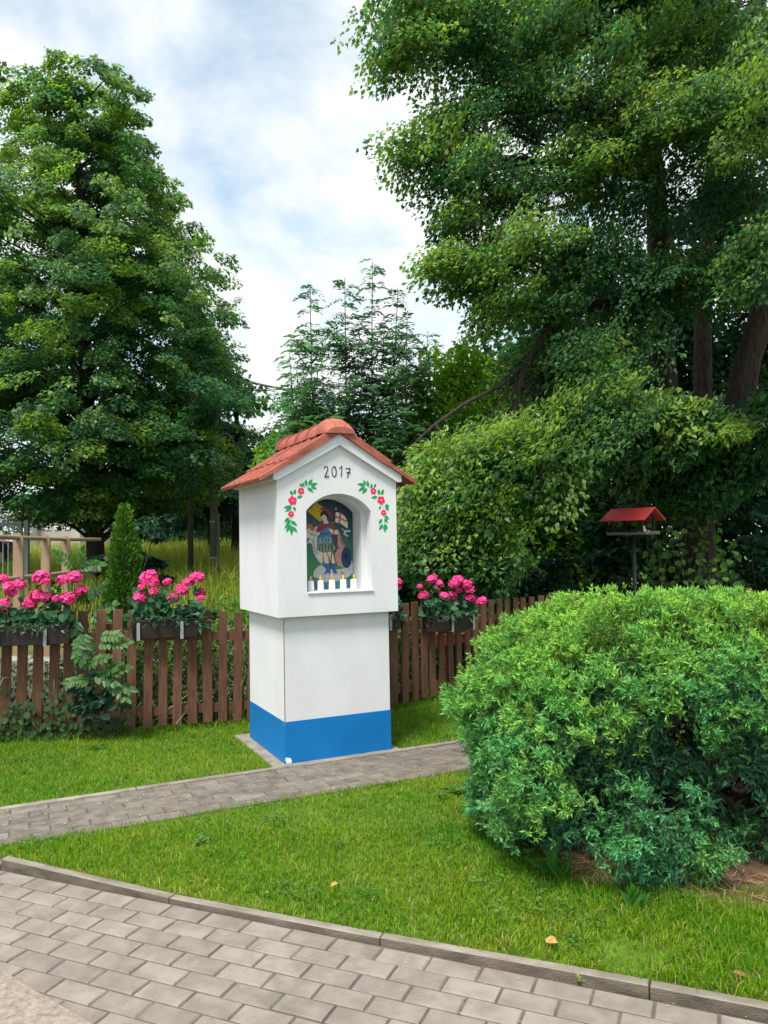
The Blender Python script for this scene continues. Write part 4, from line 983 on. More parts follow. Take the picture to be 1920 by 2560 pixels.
def shrub(name, label, cat, c, r, ncl, nl, size, dark, light, tint=.4, group=None, stem=True, cr=.33, shell=.5, hang=.4, aspect=.75, boxy=2.6):
    c = np.asarray(c, float); rt = empty(name, tuple(c)); tag(rt, label, cat, group)
    l_ = Leaves(); m_ = MB(); r = np.asarray(r, float)
    for i in range(ncl):
        u = rand_dirs(1)[0]; u[2] = abs(u[2]) if rng.random() < .8 else u[2] * .3
        u = u / (np.abs(u) ** boxy).sum() ** (1 / boxy); f = shell + (1 - shell) * rng.random() ** .6
        p = u * r * f * rng.uniform(.88, 1.1); p[2] = max(p[2] + .0, -.05) 
        clump(l_, p, np.array([1, 1, .65]) * cr * min(r) * rng.uniform(.7, 1.25), nl, size, dark, light, tint + .2 * rng.normal(), hang, aspect=aspect, centre=(0, 0, p[2]))
        if stem and i % 2 == 0: m_.tube(curve_pts((rng.normal(0, .08), rng.normal(0, .08), 0), p, 5, .1), [.018, .014, .011, .008, .005], 5)
    if stem and m_.V: m_.obj('stem', MT['twig'], rt)
    l_.obj('foliage', MT['leaf'], rt)
    return rt
def leaf_bush(name, label, cat, c, r, n, size, dark, light, group, seed, aspect=.6):
    """rounded bush: leaves fill a lumpy dome, clumped by noise"""
    c = np.asarray(c, float); rt = empty(name, tuple(c)); tag(rt, label, cat, group); r = np.asarray(r, float)
    u = rand_dirs(int(n * 1.7)); u[:, 2] = np.where(rng.random(len(u)) < .85, np.abs(u[:, 2]), u[:, 2] * .2)
    u = u / (np.abs(u) ** 2.5).sum(1, keepdims=True) ** .4
    lump = vnoise(u * r, 3.2, seed); fine = vnoise(u * r, 8.0, seed + 1)
    P = u * r * (.45 + .55 * rng.random((len(u), 1)) ** .45) * (1 + .22 * lump + .10 * fine)[:, None]
    keep = rng.random(len(u)) < np.clip(.62 + .9 * vnoise(P, 6.0, seed + 2), .06, 1); P, u, lump = P[keep], u[keep], lump[keep]; m = len(P)
    N = unit(u * .5 + np.array([0, 0, .6]) + rng.normal(size=(m, 3)) * .5); D = unit(u * [.7, .7, .1] + np.array([0, 0, -.25]) + rng.normal(size=(m, 3)) * .55)
    L = size * rng.uniform(.6, 1.35, m); l_ = Leaves(); l_.add(P, D, N, L, L * aspect, mixcol(dark, light, .4 + .5 * lump + .28 * rng.normal(size=m)))
    m_ = MB()
    for i in range(14): m_.tube(curve_pts((rng.normal(0, .1), rng.normal(0, .1), 0), P[rng.integers(m)] * .9, 6, .05), np.linspace(.02, .005, 6), 5)
    m_.obj('stem', MT['twig'], rt); l_.obj('foliage', MT['leaf'], rt); return rt
def gpos(u, Y): p = at(u, 1400, Y); return np.array([p[0], p[1], terrain(p[0], p[1])])
# ---- bushes behind the shrine
BG1, BG2 = (.05, .14, .02), (.17, .31, .03)
kb_ = 'bushes behind the shrine'
leaf_bush('hazel_bush', 'bright green bush behind the roof, left of the feathery saplings', 'bush', gpos(735, 10.6), (.66, .55, 3.6), 16000, .085, (.05, .15, .022), (.19, .35, .035), kb_, 41)
leaf_bush('hazel_bush', 'yellow green bush right of the saplings, above the hanging branch', 'bush', gpos(1130, 10.8), (.85, .6, 4.0), 19000, .09, (.06, .18, .018), (.25, .43, .03), kb_, 51)
leaf_bush('hazel_bush', 'deep green bush just behind the shrine roof, among the saplings', 'bush', gpos(890, 11.0), (1.15, .6, 3.75), 20000, .085, (.026, .09, .036), (.10, .24, .06), kb_, 61)
leaf_bush('hazel_bush', 'pale green bush far behind the drooping linden branch', 'bush', gpos(1260, 15.5), (2.1, 1.0, 4.7), 19000, .13, (.05, .15, .02), (.18, .33, .03), kb_, 71)
# ---- feathery ash saplings
def pinnate(l_, p, d, up, L, pairs, lw, lc, dark, light, tint, droop=.5):
    d = unit(np.asarray(d, float)); s_ = unit(np.cross(d, up)); n_ = np.cross(s_, d)
    t_ = np.repeat(np.linspace(.22, .95, pairs), 2); sg = np.tile([1, -1], pairs)
    P = p + d * (L * t_)[:, None] + np.array([0, 0, -1.0]) * (droop * L * .45 * t_ ** 2)[:, None]
    D = s_ * sg[:, None] * .9 + d * .5 + np.array([0, 0, -.22]) + rng.normal(size=(len(t_), 3)) * .12
    ll = lc * (1 - .45 * np.abs(t_ - .5)) * rng.uniform(.85, 1.15, len(t_))
    P = np.vstack([P, p + d * L * .97 + np.array([0, 0, -droop * L * .45])]); D = np.vstack([D, d + np.array([0, 0, -.5 * droop])]); ll = np.append(ll, lc)
    l_.add(P, D, np.tile(n_, (len(P), 1)) + rng.normal(size=P.shape) * .15, ll, lw, mixcol(dark, light, np.full(len(P), tint) + .2 * rng.normal(size=len(P))), fold=.06, droop=.1, hexa=lw > .035)
    # rachis
    q = np.array([p, p + d * L * .5 + np.array([0, 0, -droop * L * .11]), p + d * L + np.array([0, 0, -droop * L * .45])])
    l_.add(q[:2], q[1:] - q[:2], np.tile(n_, (2, 1)), np.linalg.norm(q[1:] - q[:2], axis=1), .0045, np.tile(np.asarray(dark) * 1.3, (2, 1)), fold=0, droop=0)
AD, AL = (.034, .09, .048), (.12, .26, .09)
ash = [(931, 654, 10.2, 0), (862, 694, 10.0, 0), (775, 712, 10.3, 0), (995, 717, 10.5, 0), (1018, 793, 9.9, .2), (1070, 827, 10.3, .4), (723, 880, 10.0, .4), (755, 850, 9.8, .4)]
names = ['tallest feathery ash sapling behind the shrine roof', 'second tallest ash sapling, left of the tallest one', 'ash sapling leaning at the left of the tall group', 'ash sapling just right of the tallest one', 'lower ash sapling on the right of the group', 'ash sapling beside the yellow green bush', 'small ash sapling at the far left, by the cables', 'low ash sapling over the left roof slope']
for (u, v, Y, br_), lab in zip(ash, names):
    tp = at(u, v, Y); gx_ = gpos(880 + (u - 880) * .72, Y); rt = empty('ash_sapling', tuple(gx_)); tag(rt, lab, 'sapling', 'ash saplings behind the shrine')
    H_ = tp - gx_; pts = [np.array([0, 0, 0]) * 1.0] + [H_ * t_ + np.array([.10 * math.sin(2.5 * t_ + u), 0, 0]) * (1 - t_) for t_ in (.25, .5, .75, 1)]
    st = MB(); st.tube(pts, [.026, .021, .015, .009, .004], 6)
    l_ = Leaves(); zt2 = np.linspace(0, 1, 5)
    axes = [(pts, 1.0)]
    for k in range(17):       # side shoots
        t0 = rng.uniform(.5, .82); b0 = np.array([np.interp(t0, zt2, [p[a_] for p in pts]) for a_ in range(3)]); q = rng.uniform(0, 6.28); Ls = rng.uniform(.5, 1.1) * (1.25 - t0)
        e2 = b0 + np.array([math.cos(q) * .45, math.sin(q) * .45, .9]) * Ls; sp_ = [b0, (b0 + e2) / 2 + np.array([math.cos(q), math.sin(q), 0]) * .08, e2]; st.tube(sp_, [.009, .007, .003], 5); axes.append((sp_, .6))
    st.obj('stem', MT['bark_dark'] if br_ == 0 else MT['twig'], rt)
    for (ax, wgt) in axes:
        tt = np.linspace(0, 1, len(ax)); Ltot = sum(np.linalg.norm(ax[i + 1] - ax[i]) for i in range(len(ax) - 1)); t_lo = .52 if wgt == 1 else .15
        nn = int(Ltot * (1 - t_lo) / .075)
        for j in range(nn):
            t_ = t_lo + (1 - t_lo) * (j + rng.random() * .6) / nn; p = np.array([np.interp(t_, tt, [w_[a_] for w_ in ax]) for a_ in range(3)])
            q = j * 1.57 + rng.uniform(-.9, .9)
            for qq in (q, q + math.pi + rng.uniform(-.6, .6)):
                p = p + (ax[-1] - ax[0]) / Ltot * rng.uniform(-.05, .05)
                sz = (.30 - .09 * t_ ** 4) * rng.uniform(.75, 1.1) * (1 if wgt == 1 else .85)
                pinnate(l_, p + rng.normal(size=3) * .02, (math.cos(qq), math.sin(qq), rng.uniform(.05, 1.0)), (0, 0, 1), sz * rng.uniform(.8, 1.25), 6, .028, .09, AD, AL, .25 + br_ + .15 * rng.normal(), rng.uniform(.7, 2.0))
    l_.obj('foliage', MT['leaf'], rt)
# ---- great linden on the right: boughs are ellipsoids of sprays round real limbs
T2 = np.array([4.55, 11.0, 0.0]); lr = empty('linden_tree', tuple(T2)); tag(lr, 'large many-stemmed linden tree overhanging the right side', 'tree')
tb = MB()
def P3(u, v, Y): return at(u, v, Y) - T2
base = P3(1754, 1560, 11.0)
tb.tube([base + [0, 0, -.4], P3(1754, 1480, 11), P3(1752, 1420, 11), P3(1745, 1330, 11), P3(1735, 1250, 11)], [.30, .25, .225, .235, .26], 14)
stemL = [P3(1738, 1290, 11), P3(1700, 1180, 11.0), P3(1668, 1060, 11.0), P3(1655, 900, 11), P3(1648, 700, 11.1), P3(1640, 450, 11.2), P3(1600, 150, 11.3), P3(1570, -120, 11.5)]
stemM = [P3(1752, 1290, 11.1), P3(1758, 1150, 11.5), P3(1757, 980, 11.8), P3(1757, 820, 12), P3(1770, 560, 12.2), P3(1790, 250, 12.4), P3(1800, -50, 12.6)]
stemR = [P3(1765, 1300, 11), P3(1800, 1180, 10.9), P3(1842, 1040, 10.8), P3(1870, 900, 10.7), P3(1915, 760, 10.6), P3(1990, 500, 10.5), P3(2080, 150, 10.4)]
tb.tube(stemL, [.20, .20, .20, .185, .165, .14, .10, .05], 12); tb.tube(stemM, [.15, .14, .14, .13, .11, .08, .04], 10); tb.tube(stemR, [.19, .19, .19, .175, .165, .13, .08], 12)
tb.obj('trunk', MT['bark'], lr, smooth=True)
br = MB()
# long dead-ended hanging limb with bare drooping twigs, then the thin branch that reaches the shrine roof
hang = [P3(1655, 740, 11), P3(1560, 745, 10.6), P3(1470, 770, 10.1), P3(1390, 800, 9.7), P3(1330, 880, 9.4), P3(1300, 960, 9.2), P3(1285, 1040, 9.1), P3(1270, 1110, 9.0)]
br.tube(hang, [.085, .07, .06, .045, .035, .026, .02, .012], 8)
thin = [P3(1330, 900, 9.4), P3(1250, 965, 9.1), P3(1160, 1010, 8.9), P3(1090, 1060, 8.7), P3(1050, 1095, 8.6), P3(1005, 1140, 8.5)]
br.tube(thin, [.03, .026, .024, .02, .015, .008], 6)
for i in range(30):
    t_ = rng.uniform(.45, .85); a = np.array([np.interp(t_ * 7, range(8), [p[k] for p in hang]) for k in range(3)])
    e2 = a + np.array([rng.uniform(-.55, .25), rng.uniform(-.2, .2), -rng.uniform(.35, .85)]); br.tube(curve_pts(a, e2, 5, .12, .1), [.011, .009, .008, .006, .003], 5)
def bough(u, v, Y, ru, rv, rd, n, tint, leaf=.060, k=.95, dens=330, start=None, col3=None, flat=.55):
    ru, rv = max(ru - 16, 18), max(rv - 14, 10)
    c0 = P3(u, v, Y); s_ = Y / 1940; rr_ = np.array([ru * s_, rd, rv * s_])
    for i in range(int(n * (2.15 if v < 900 else 2.5))):
        uu = rand_dirs(1)[0]; f = .2 + 1.05 * rng.random() ** .9; p = c0 + uu * rr_ * f
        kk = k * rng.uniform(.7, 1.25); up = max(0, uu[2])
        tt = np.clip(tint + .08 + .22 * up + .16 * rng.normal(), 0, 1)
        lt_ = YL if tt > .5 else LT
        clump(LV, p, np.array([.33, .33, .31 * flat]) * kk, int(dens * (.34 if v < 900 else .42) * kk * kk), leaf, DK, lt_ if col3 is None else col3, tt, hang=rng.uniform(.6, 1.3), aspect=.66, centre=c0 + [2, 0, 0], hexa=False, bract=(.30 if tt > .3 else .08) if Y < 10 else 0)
        if start is not None and i % 6 == 0: limb(br, np.asarray(start) * .35 + c0 * .65 + rng.normal(size=3) * .1, p, .018, .006, 5)
    if start is not None: limb(br, start, c0, .05 if v < 900 else .016, .012 if v < 900 else .005, 8, .06)
LV = Leaves()
sL = lambda i: stemL[i]
bough(1060, 40, 9.0, 150, 80, .7, 24, .35, start=stemL[6])
bough(1010, 130, 8.8, 95, 55, .5, 12, .4, start=stemL[6])
bough(1200, 120, 9.3, 140, 120, .8, 26, .2, start=stemL[6])
bough(1060, 380, 8.9, 105, 55, .5, 14, .4, start=stemL[5])
bough(1160, 440, 9.0, 110, 75, .6, 18, .25, start=stemL[5])
bough(1150, 300, 9.1, 90, 60, .5, 12, .25, start=stemL[5])
bough(1150, 545, 8.9, 75, 35, .4, 9, .3, start=stemL[5])
bough(1360, 110, 9.6, 190, 130, 1.0, 34, .3, start=stemL[6])
bough(1330, 270, 9.6, 110, 70, .8, 18, .22, start=stemL[5])
bough(1290, 480, 9.5, 120, 60, .6, 14, .2, start=stemL[5])
bough(1500, 250, 9.6, 110, 110, .9, 26, .4, start=stemL[5])
bough(1480, 420, 9.5, 120, 90, .8, 24, .45, start=stemL[5])
bough(1700, 100, 9.8, 220, 130, 1.1, 44, .35, start=stemL[6])
bough(1680, 300, 9.3, 200, 90, .8, 30, .55, start=stemL[5])
bough(1860, 250, 8.6, 130, 130, .8, 24, .35, start=stemR[5])
bough(1600, 480, 9.9, 130, 80, .9, 18, .12, start=stemL[5])
bough(1800, 480, 10.0, 160, 130, .9, 24, .05, start=stemR[5])
bough(1290, 620, 9.2, 130, 50, .7, 20, .45, start=stemL[4])
bough(1180, 690, 9.0, 110, 55, .6, 18, .42, start=stemL[4])
bough(1100, 655, 8.9, 45, 22, .3, 5, .45)
bough(1240, 775, 9.1, 85, 55, .5, 11, .4, start=hang[3])
bough(1440, 640, 9.7, 130, 80, .8, 22, .2, start=stemL[4])
bough(1560, 740, 10.2, 140, 110, .9, 24, .1, start=stemL[4])
bough(1380, 760, 9.7, 90, 70, .6, 14, .2, start=hang[3])
bough(1760, 690, 9.9, 150, 90, .8, 24, .12, start=stemR[5])
bough(1880, 640, 8.8, 90, 110, .6, 16, .2, start=stemR[5])
bough(1500, 900, 10.4, 140, 90, .9, 22, .15, start=hang[2])
# drooping lower mass in front
bough(1125, 1215, 8.5, 110, 110, .55, 34, .50, start=thin[3])
bough(1080, 1330, 8.4, 90, 130, .5, 28, .38, start=thin[4])
bough(1240, 1165, 8.7, 120, 120, .6, 38, .44, start=hang[6])
bough(1190, 1300, 8.6, 100, 120, .5, 28, .5, start=hang[7])
bough(1380, 1125, 9.0, 120, 100, .7, 34, .34, start=hang[6])
bough(1330, 1210, 9.0, 110, 90, .6, 26, .38, start=hang[7])
bough(1470, 1030, 9.3, 120, 110, .7, 30, .22, start=hang[5])
bough(1490, 1160, 9.4, 100, 40, .5, 9, .15, start=hang[5])
bough(1640, 1045, 9.6, 140, 30, .35, 16, .42, leaf=.095, start=stemL[2])
bough(1740, 1085, 9.6, 120, 28, .35, 13, .38, leaf=.10, start=stemL[2])
bough(1620, 1150, 9.7, 100, 40, .35, 11, .1, leaf=.10, start=stemL[1])
bough(1890, 1050, 10.2, 60, 60, .5, 10, .25, leaf=.10, start=stemR[3])
bough(1210, 1430, 8.5, 90, 70, .4, 16, .2)
bough(1400, 920, 9.6, 150, 90, .7, 24, .22, start=hang[3])
bough(1510, 970, 10.1, 110, 80, .7, 17, .15, start=stemL[3])
bough(1700, 1190, 10.2, 130, 90, .4, 18, .12, leaf=.085)
bough(1840, 1170, 10.3, 80, 80, .4, 12, .15, leaf=.085)
# crown above and beyond the view
bough(1500, -180, 10.5, 420, 170, 2.0, 56, .35, leaf=.12, k=1.5, dens=260)
bough(2150, 150, 10.5, 220, 330, 1.6, 40, .3, leaf=.12, k=1.5, dens=260)
bough(1880, 150, 13.2, 330, 330, 1.4, 22, .05, leaf=.13, k=1.5, dens=300)
LV.obj('crown', MT['leaf'], lr); br.obj('limbs', MT['bark_dark'], lr)['kind'] = 'stuff'
n_lin2 = LV.count()
# young shoots with large heart-shaped leaves round the foot of the linden
SUC = Leaves(); suc = empty('linden_sucker', tuple(at(1660, 1500, 9.9) * [1, 1, 0])); tag(suc, 'leafy young shoots sprouting at the foot of the right linden', 'shoots')
b0 = np.array(suc.location); sm = MB()
for i in range(40):
    u, v = rng.uniform(1590, 1860), rng.uniform(1120, 1470); e2 = at(u, v, rng.uniform(9.7, 10.6)) - b0; a = np.array([rng.uniform(-.3, .6), rng.uniform(0, .6), 0]); P = curve_pts(a, e2, 7, .05, .1); sm.tube(P, np.linspace(.007, .002, 7), 5)
    for j in range(9):
        t_ = .35 + .65 * j / 8; p = np.array([np.interp(t_ * 6, range(7), [w_[k] for w_ in P]) for k in range(3)]); L = rng.uniform(.07, .12)
        d = np.array([rng.normal(), rng.normal() - .5, -.5]); SUC.add([p], [d], [[rng.normal() * .3, -.7, .75]], [L], [L * .92], mixcol((.03, .10, .03), (.13, .27, .035), [rng.random()]), fold=.08, hexa=True)
sm.obj('stem', MT['twig'], suc); SUC.obj('foliage', MT['leaf'], suc)
# ---- undergrowth and wood behind the right fence
UD, UL = (.022, .066, .036), (.065, .16, .075)
k_ = 'dark shrubs behind the right fence'
shrub('elder_shrub', 'dark shrub left of the bird feeder, under the drooping linden', 'shrub', gpos(1400, 10.8), (1.1, .6, 1.3), 26, 200, .10, UD, UL, .2, k_)
shrub('elder_shrub', 'dark shrub directly behind the bird feeder', 'shrub', gpos(1560, 11.8), (1.1, .6, 2.0), 28, 200, .11, UD, UL, .2, k_)
shrub('elder_shrub', 'dark shrub right of the big linden trunk', 'shrub', gpos(1890, 11.6), (.9, .6, 1.9), 26, 200, .11, UD, UL, .35, k_)
shrub('elder_shrub', 'low bluish shrub over the far right end of the fence', 'shrub', gpos(1850, 10.6), (.75, .4, .95), 20, 200, .085, (.02, .06, .045), (.07, .15, .11), .4, k_, aspect=.3)
shrub('elder_shrub', 'dark shrub behind the right flower box', 'shrub', gpos(1080, 9.8), (1.2, .6, 1.2), 24, 200, .10, UD, UL, .15, k_)
shrub('elder_shrub', 'dark shrub filling the gap between flower box and bird feeder', 'shrub', gpos(1270, 10.2), (1.0, .5, 1.2), 24, 200, .10, UD, UL, .1, k_)
def wood_tree(u, Y, H_, r, label, tint, lo=.06):
    c = gpos(u, Y); rt = empty('woodland_tree', tuple(c)); tag(rt, label, 'tree', 'trees of the wood behind')
    MB().tube([(0, 0, -.3), (.1, 0, H_ * .5), (0, 0, H_ * .9)], [.2, .14, .03], 9).obj('trunk', MT['bark_dark'], rt, smooth=True)
    l_ = Leaves()
    for i in range(int(26 * r * H_ / 9)):
        z = rng.uniform(lo, 1) * H_; w = r * math.sin(math.pi * (.12 + .8 * z / H_)) ** .6; q = rng.uniform(0, 6.28); f = rng.random() ** .5
        clump(l_, np.array([w * f * math.cos(q), w * f * math.sin(q), z]), np.array([.85, .85, .55]) * rng.uniform(.8, 1.2), 210, .17, (.02, .06, .03), (.07, .16, .04), tint + .2 * rng.normal())
    l_.obj('crown', MT['leaf'], rt)
wood_tree(1500, 16.5, 7.2, 2.6, 'dark woodland tree seen between the drooping branch and left stem', .15)
wood_tree(1740, 15.5, 8.0, 2.5, 'dark woodland tree seen between the stems of the right linden', .05)
wood_tree(1960, 15.0, 8.5, 2.7, 'dark woodland tree beyond the right edge of the linden', .15)
wood_tree(1330, 19.0, 6.0, 2.6, 'woodland tree far behind the hanging branch', .3)
wood_tree(395, 27.0, 4.2, 2.0, 'dark green tree low behind the left linden trunk', .15, .04)
wood_tree(500, 28.0, 4.4, 2.0, 'dark green tree low between linden trunk and utility pole', .2, .04)
wood_tree(592, 21.0, 5.0, 1.3, 'slim green tree left of the shrine eaves, beside the utility pole', .6, .30)
# far tree line closing the view
for i in range(12):
    x = -62 + 8.2 * i + rng.uniform(-2, 2); y = 88 + rng.uniform(-8, 14); rt = empty('distant_tree', (x, y, 1.1))
    tag(rt, 'far tree of the hazy line closing the meadow, %s' % ('left of the shrine' if x < -4 else 'hidden behind the shrine and wood'), 'tree', 'far tree line')
    l_ = Leaves()
    for j in range(26):
        uu = rand_dirs(1)[0]; clump(l_, np.array([uu[0] * 4.2, uu[1] * 2.5, 3.3 + uu[2] * 3.0]), np.array([1.8, 1.8, 1.3]), 50, .75, (.03, .06, .03), (.07, .12, .04), rng.random() * .6)
    l_.obj('crown', MT['leaf'], rt); MB().tube([(0, 0, -.5), (0, 0, 3.5)], [.35, .2], 7).obj('trunk', MT['bark_dark'], rt)
# ---- shrubs under the left linden
shrub('elder_shrub', 'dark low shrub with hand-shaped leaves behind the middle geranium', 'shrub', gpos(430, 11.0), (.75, .5, 1.0), 22, 200, .11, (.012, .05, .028), (.035, .11, .05), .3, 'shrubs under the left linden', aspect=.42)
shrub('elder_shrub', 'dark shrub at the foot of the left linden', 'shrub', gpos(335, 14.0), (.85, .5, 1.7), 24, 200, .11, (.010, .032, .022), (.028, .07, .036), .2, 'shrubs under the left linden')
shrub('elder_shrub', 'bright leafy shrub between the railing and the thuja', 'shrub', gpos(195, 12.5), (.55, .4, 1.35), 18, 170, .09, (.04, .11, .014), (.12, .24, .02), .45, 'shrubs under the left linden')
# ---- conical thuja
tpos = at(313, 1540, 7.9); th = empty('conical_thuja', (tpos[0], tpos[1], 0)); tag(th, 'narrow conical green thuja behind the left fence', 'thuja')
MB().tube([(0, 0, -.1), (0, 0, .8), (0, 0, 1.7)], [.035, .025, .008], 8).obj('trunk', MT['bark'], th)
l_ = Leaves(); Ht = at(313, 1262, 7.9)[2]; n = 19000
z = Ht * (1 - rng.random(n) ** .62) ; z = np.clip(z, .02, Ht)
rad = .34 * (1 - (z / Ht)) ** .62 * (.9 + .14 * np.sin(9 * z) * np.cos(z * 5)); q = rng.uniform(0, 2 * math.pi, n); rad = rad * (1 + .12 * np.sin(5 * q + 13 * z)); f = .55 + .47 * rng.random(n) ** .6
P = np.stack([rad * f * np.cos(q), rad * f * np.sin(q), z], 1); o_ = np.stack([np.cos(q), np.sin(q), np.zeros(n)], 1); tang = np.stack([-np.sin(q), np.cos(q), np.zeros(n)], 1)
D = unit(o_ * .55 + np.array([0, 0, .85]) + rng.normal(size=(n, 3)) * .3); L = rng.uniform(.03, .065, n)
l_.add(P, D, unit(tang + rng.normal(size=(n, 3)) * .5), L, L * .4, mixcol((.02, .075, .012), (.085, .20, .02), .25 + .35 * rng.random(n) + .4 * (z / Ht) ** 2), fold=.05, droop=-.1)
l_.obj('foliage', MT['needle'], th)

# ================================================================== JUNIPER
JC = np.array([1.84, 4.34, 0.48]); JR = np.array([1.44, 1.10, 0.70])
jn = empty('juniper_bush', (JC[0], JC[1], 0)); tag(jn, 'broad feathery green juniper bush at the right', 'juniper')
jb = MB(); JV = []; JC_ = []; JF = 0
Vs = []; Cs = []
def tufts(P, D, size, colr, nb=5, ns=4):
    """star-like scale tufts: nb branchlets, each with ns leaf scales; one triangle each"""
    n = len(P); a = unit(np.cross(D, rng.normal(size=(n, 3)))); b_ = np.cross(D, a)
    for i in range(nb):
        q = 2 * math.pi * i / nb + rng.uniform(0, 6.28, n); sp = rng.uniform(.45, 1.05, n)
        d = unit(D + (a * np.cos(q)[:, None] + b_ * np.sin(q)[:, None]) * sp[:, None])
        sd = unit(np.cross(d, rng.normal(size=(n, 3)))); nn = np.cross(d, sd)
        Lb = size * rng.uniform(.7, 1.2, n)
        for j in range(ns):
            f = (j + .2) / ns; base_ = P + d * (Lb * f * .8)[:, None]; sg = 1 if j % 2 else -1
            tip = base_ + d * (Lb * .42)[:, None] + (sd * sg * (.16 + .05 * (j % 2)) + nn * (.12 if j > 1 else -.12)) * Lb[:, None]
            wv = nn * (Lb * .075)[:, None] + sd * (Lb * .06)[:, None]
            Vs.append(np.stack([base_ - wv, base_ + wv, tip], 1)); c_ = colr * (.8 + .28 * f); Cs.append(np.repeat(c_[:, None, :], 3, 1))
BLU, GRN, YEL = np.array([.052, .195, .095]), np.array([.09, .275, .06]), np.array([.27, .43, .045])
npl = 2400
u = rand_dirs(npl * 4); u = u[(u[:, 2] > -.86)]
voids = unit(np.array([(-.12, -.85, -.42), (.16, -.9, .05), (-.5, -.75, .12), (.30, -.85, -.55), (-.30, -.9, -.12), (-.75, -.6, -.25), (.45, -.8, .28), (-.1, -.8, .45)]))
vrad = np.array([.23, .17, .13, .15, .10, .15, .14, .10])
def in_void(w): return ((w @ voids.T) > np.cos(vrad + .05 * vnoise(w, 9, 77)[:, None])).any(1)
holes = vnoise(u * JR, 4.2, 5); u = u[(holes > -.25) & ~in_void(unit(u * JR))][:npl]
for i, uu in enumerate(u):
    bump = 1 + .16 * float(vnoise(uu[None] * JR, 5.2, 9)[0]) + .09 * float(vnoise(uu[None] * JR, 7.5, 12)[0]) + (.08 if i % 60 == 0 else 0)
    sup = (abs(uu[0]) ** 3.1 + abs(uu[1]) ** 3.1 + abs(uu[2]) ** 3.1) ** (-1 / 3.1)
    Rv = uu * JR * sup * bump * rng.uniform(.95, 1.03)
    tip = JC + Rv - [JC[0], JC[1], 0]
    if tip[2] < .05: tip[2] = rng.uniform(.05, .16)
    out_d = unit(uu * [1, 1, .6] + np.array([0, 0, .25 if uu[2] > -.1 else -.05]) + rng.normal(size=3) * .25)
    Lp = rng.uniform(.15, .27)
    ts = np.linspace(0, 1, 9)
    stem = tip - out_d * Lp * (1 - ts)[:, None] + np.array([0, 0, -.10 * Lp]) * ((1 - ts) ** 2)[:, None] + np.array([0, 0, -.12 * Lp]) * (ts ** 3)[:, None]
    if i % 6 == 0: jb.tube(list(stem[:6]), [.006, .005, .004, .003, .0025, .002], 4)
    nt_ = 12
    tt = np.concatenate([rng.uniform(.1, 1, nt_), [1.0, .93]])
    Pp = np.array([np.interp(tt, ts, stem[:, k]) for k in range(3)]).T
    side_ = unit(np.cross(out_d, [0, 0, 1.0])); spread = (1 - .75 * tt) * .085
    Pp = Pp + side_ * (rng.normal(size=len(tt)) * spread)[:, None] + np.cross(side_, out_d) * (rng.normal(size=len(tt)) * spread * .7)[:, None]
    Dd = unit(out_d * .8 + rng.normal(size=(len(tt), 3)) * .45 + np.array([0, 0, .15]))
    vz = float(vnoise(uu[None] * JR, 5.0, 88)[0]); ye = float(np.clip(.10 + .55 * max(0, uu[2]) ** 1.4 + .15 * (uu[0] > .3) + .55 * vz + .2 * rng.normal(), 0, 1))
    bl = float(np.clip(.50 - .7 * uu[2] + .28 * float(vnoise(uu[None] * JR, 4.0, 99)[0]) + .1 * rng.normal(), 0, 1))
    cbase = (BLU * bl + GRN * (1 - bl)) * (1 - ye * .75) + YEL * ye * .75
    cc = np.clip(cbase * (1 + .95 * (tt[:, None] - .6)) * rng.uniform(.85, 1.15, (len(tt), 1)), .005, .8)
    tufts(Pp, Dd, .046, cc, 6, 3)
# inner, older foliage and bare stems
n = 4600; ui = rand_dirs(n); ui[:, 2] = np.abs(ui[:, 2]) * .95 - .35; ui = ui[~in_void(unit(ui * JR))]; n = len(ui)
Pi = (JC - [JC[0], JC[1], 0]) + ui * JR * rng.uniform(.6, .88, (n, 1)); Pi[:, 2] = np.maximum(Pi[:, 2], .10)
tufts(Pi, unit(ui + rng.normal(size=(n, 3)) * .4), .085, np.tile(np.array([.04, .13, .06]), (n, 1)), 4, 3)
for i in range(46):
    uu = rand_dirs(1)[0]; uu[2] = abs(uu[2]) * .7 - .1; e2 = (JC - [JC[0], JC[1], 0]) + uu * JR * .85
    jb.tube(curve_pts((rng.normal(0, .15), rng.normal(0, .12), 0), e2, 7, -.05, .08), np.linspace(.022, .005, 7), 5)
V = np.concatenate(Vs).reshape(-1, 3); Cc = np.concatenate(Cs).reshape(-1, 3)
jf = fast_mesh('foliage', V, np.arange(len(V)).reshape(-1, 3), MT['needle'], Cc, jn); jf['kind'] = 'stuff'
jb.obj('branches', MT['bark_dark'], jn)['kind'] = 'stuff'
n_jun = len(V) // 3

# ================================================================== SMALL PLANTS BY THE FENCE
# climbing plant with pinnate leaves growing through the pickets
RC = at(222, 1700, 6.22); rob = empty('climbing_plant', (RC[0], RC[1], 0)); tag(rob, 'climbing plant with paired oval leaves growing through the left fence', 'climbing plant')
l_ = Leaves(); st = MB(); b0 = np.array([RC[0], RC[1], 0])
RD, RL_ = (.03, .10, .03), (.11, .24, .06)
fr = [((215, 1580), (205, 1640), 7), ((205, 1575), (193, 1630), 7), ((232, 1612), (310, 1600), 7), ((245, 1590), (290, 1585), 5), ((195, 1665), (260, 1640), 6), ((225, 1690), (310, 1665), 7), ((240, 1700), (320, 1715), 7), ((230, 1695), (180, 1700), 6), ((215, 1680), (280, 1700), 6), ((260, 1690), (310, 1735), 5), ((250, 1680), (290, 1660), 6), ((210, 1500), (255, 1460), 6), ((225, 1535), (280, 1510), 6), ((225, 1540), (262, 1545), 5), ((190, 1420), (150, 1385), 5), ((195, 1415), (245, 1408), 6), ((195, 1430), (205, 1380), 5)]
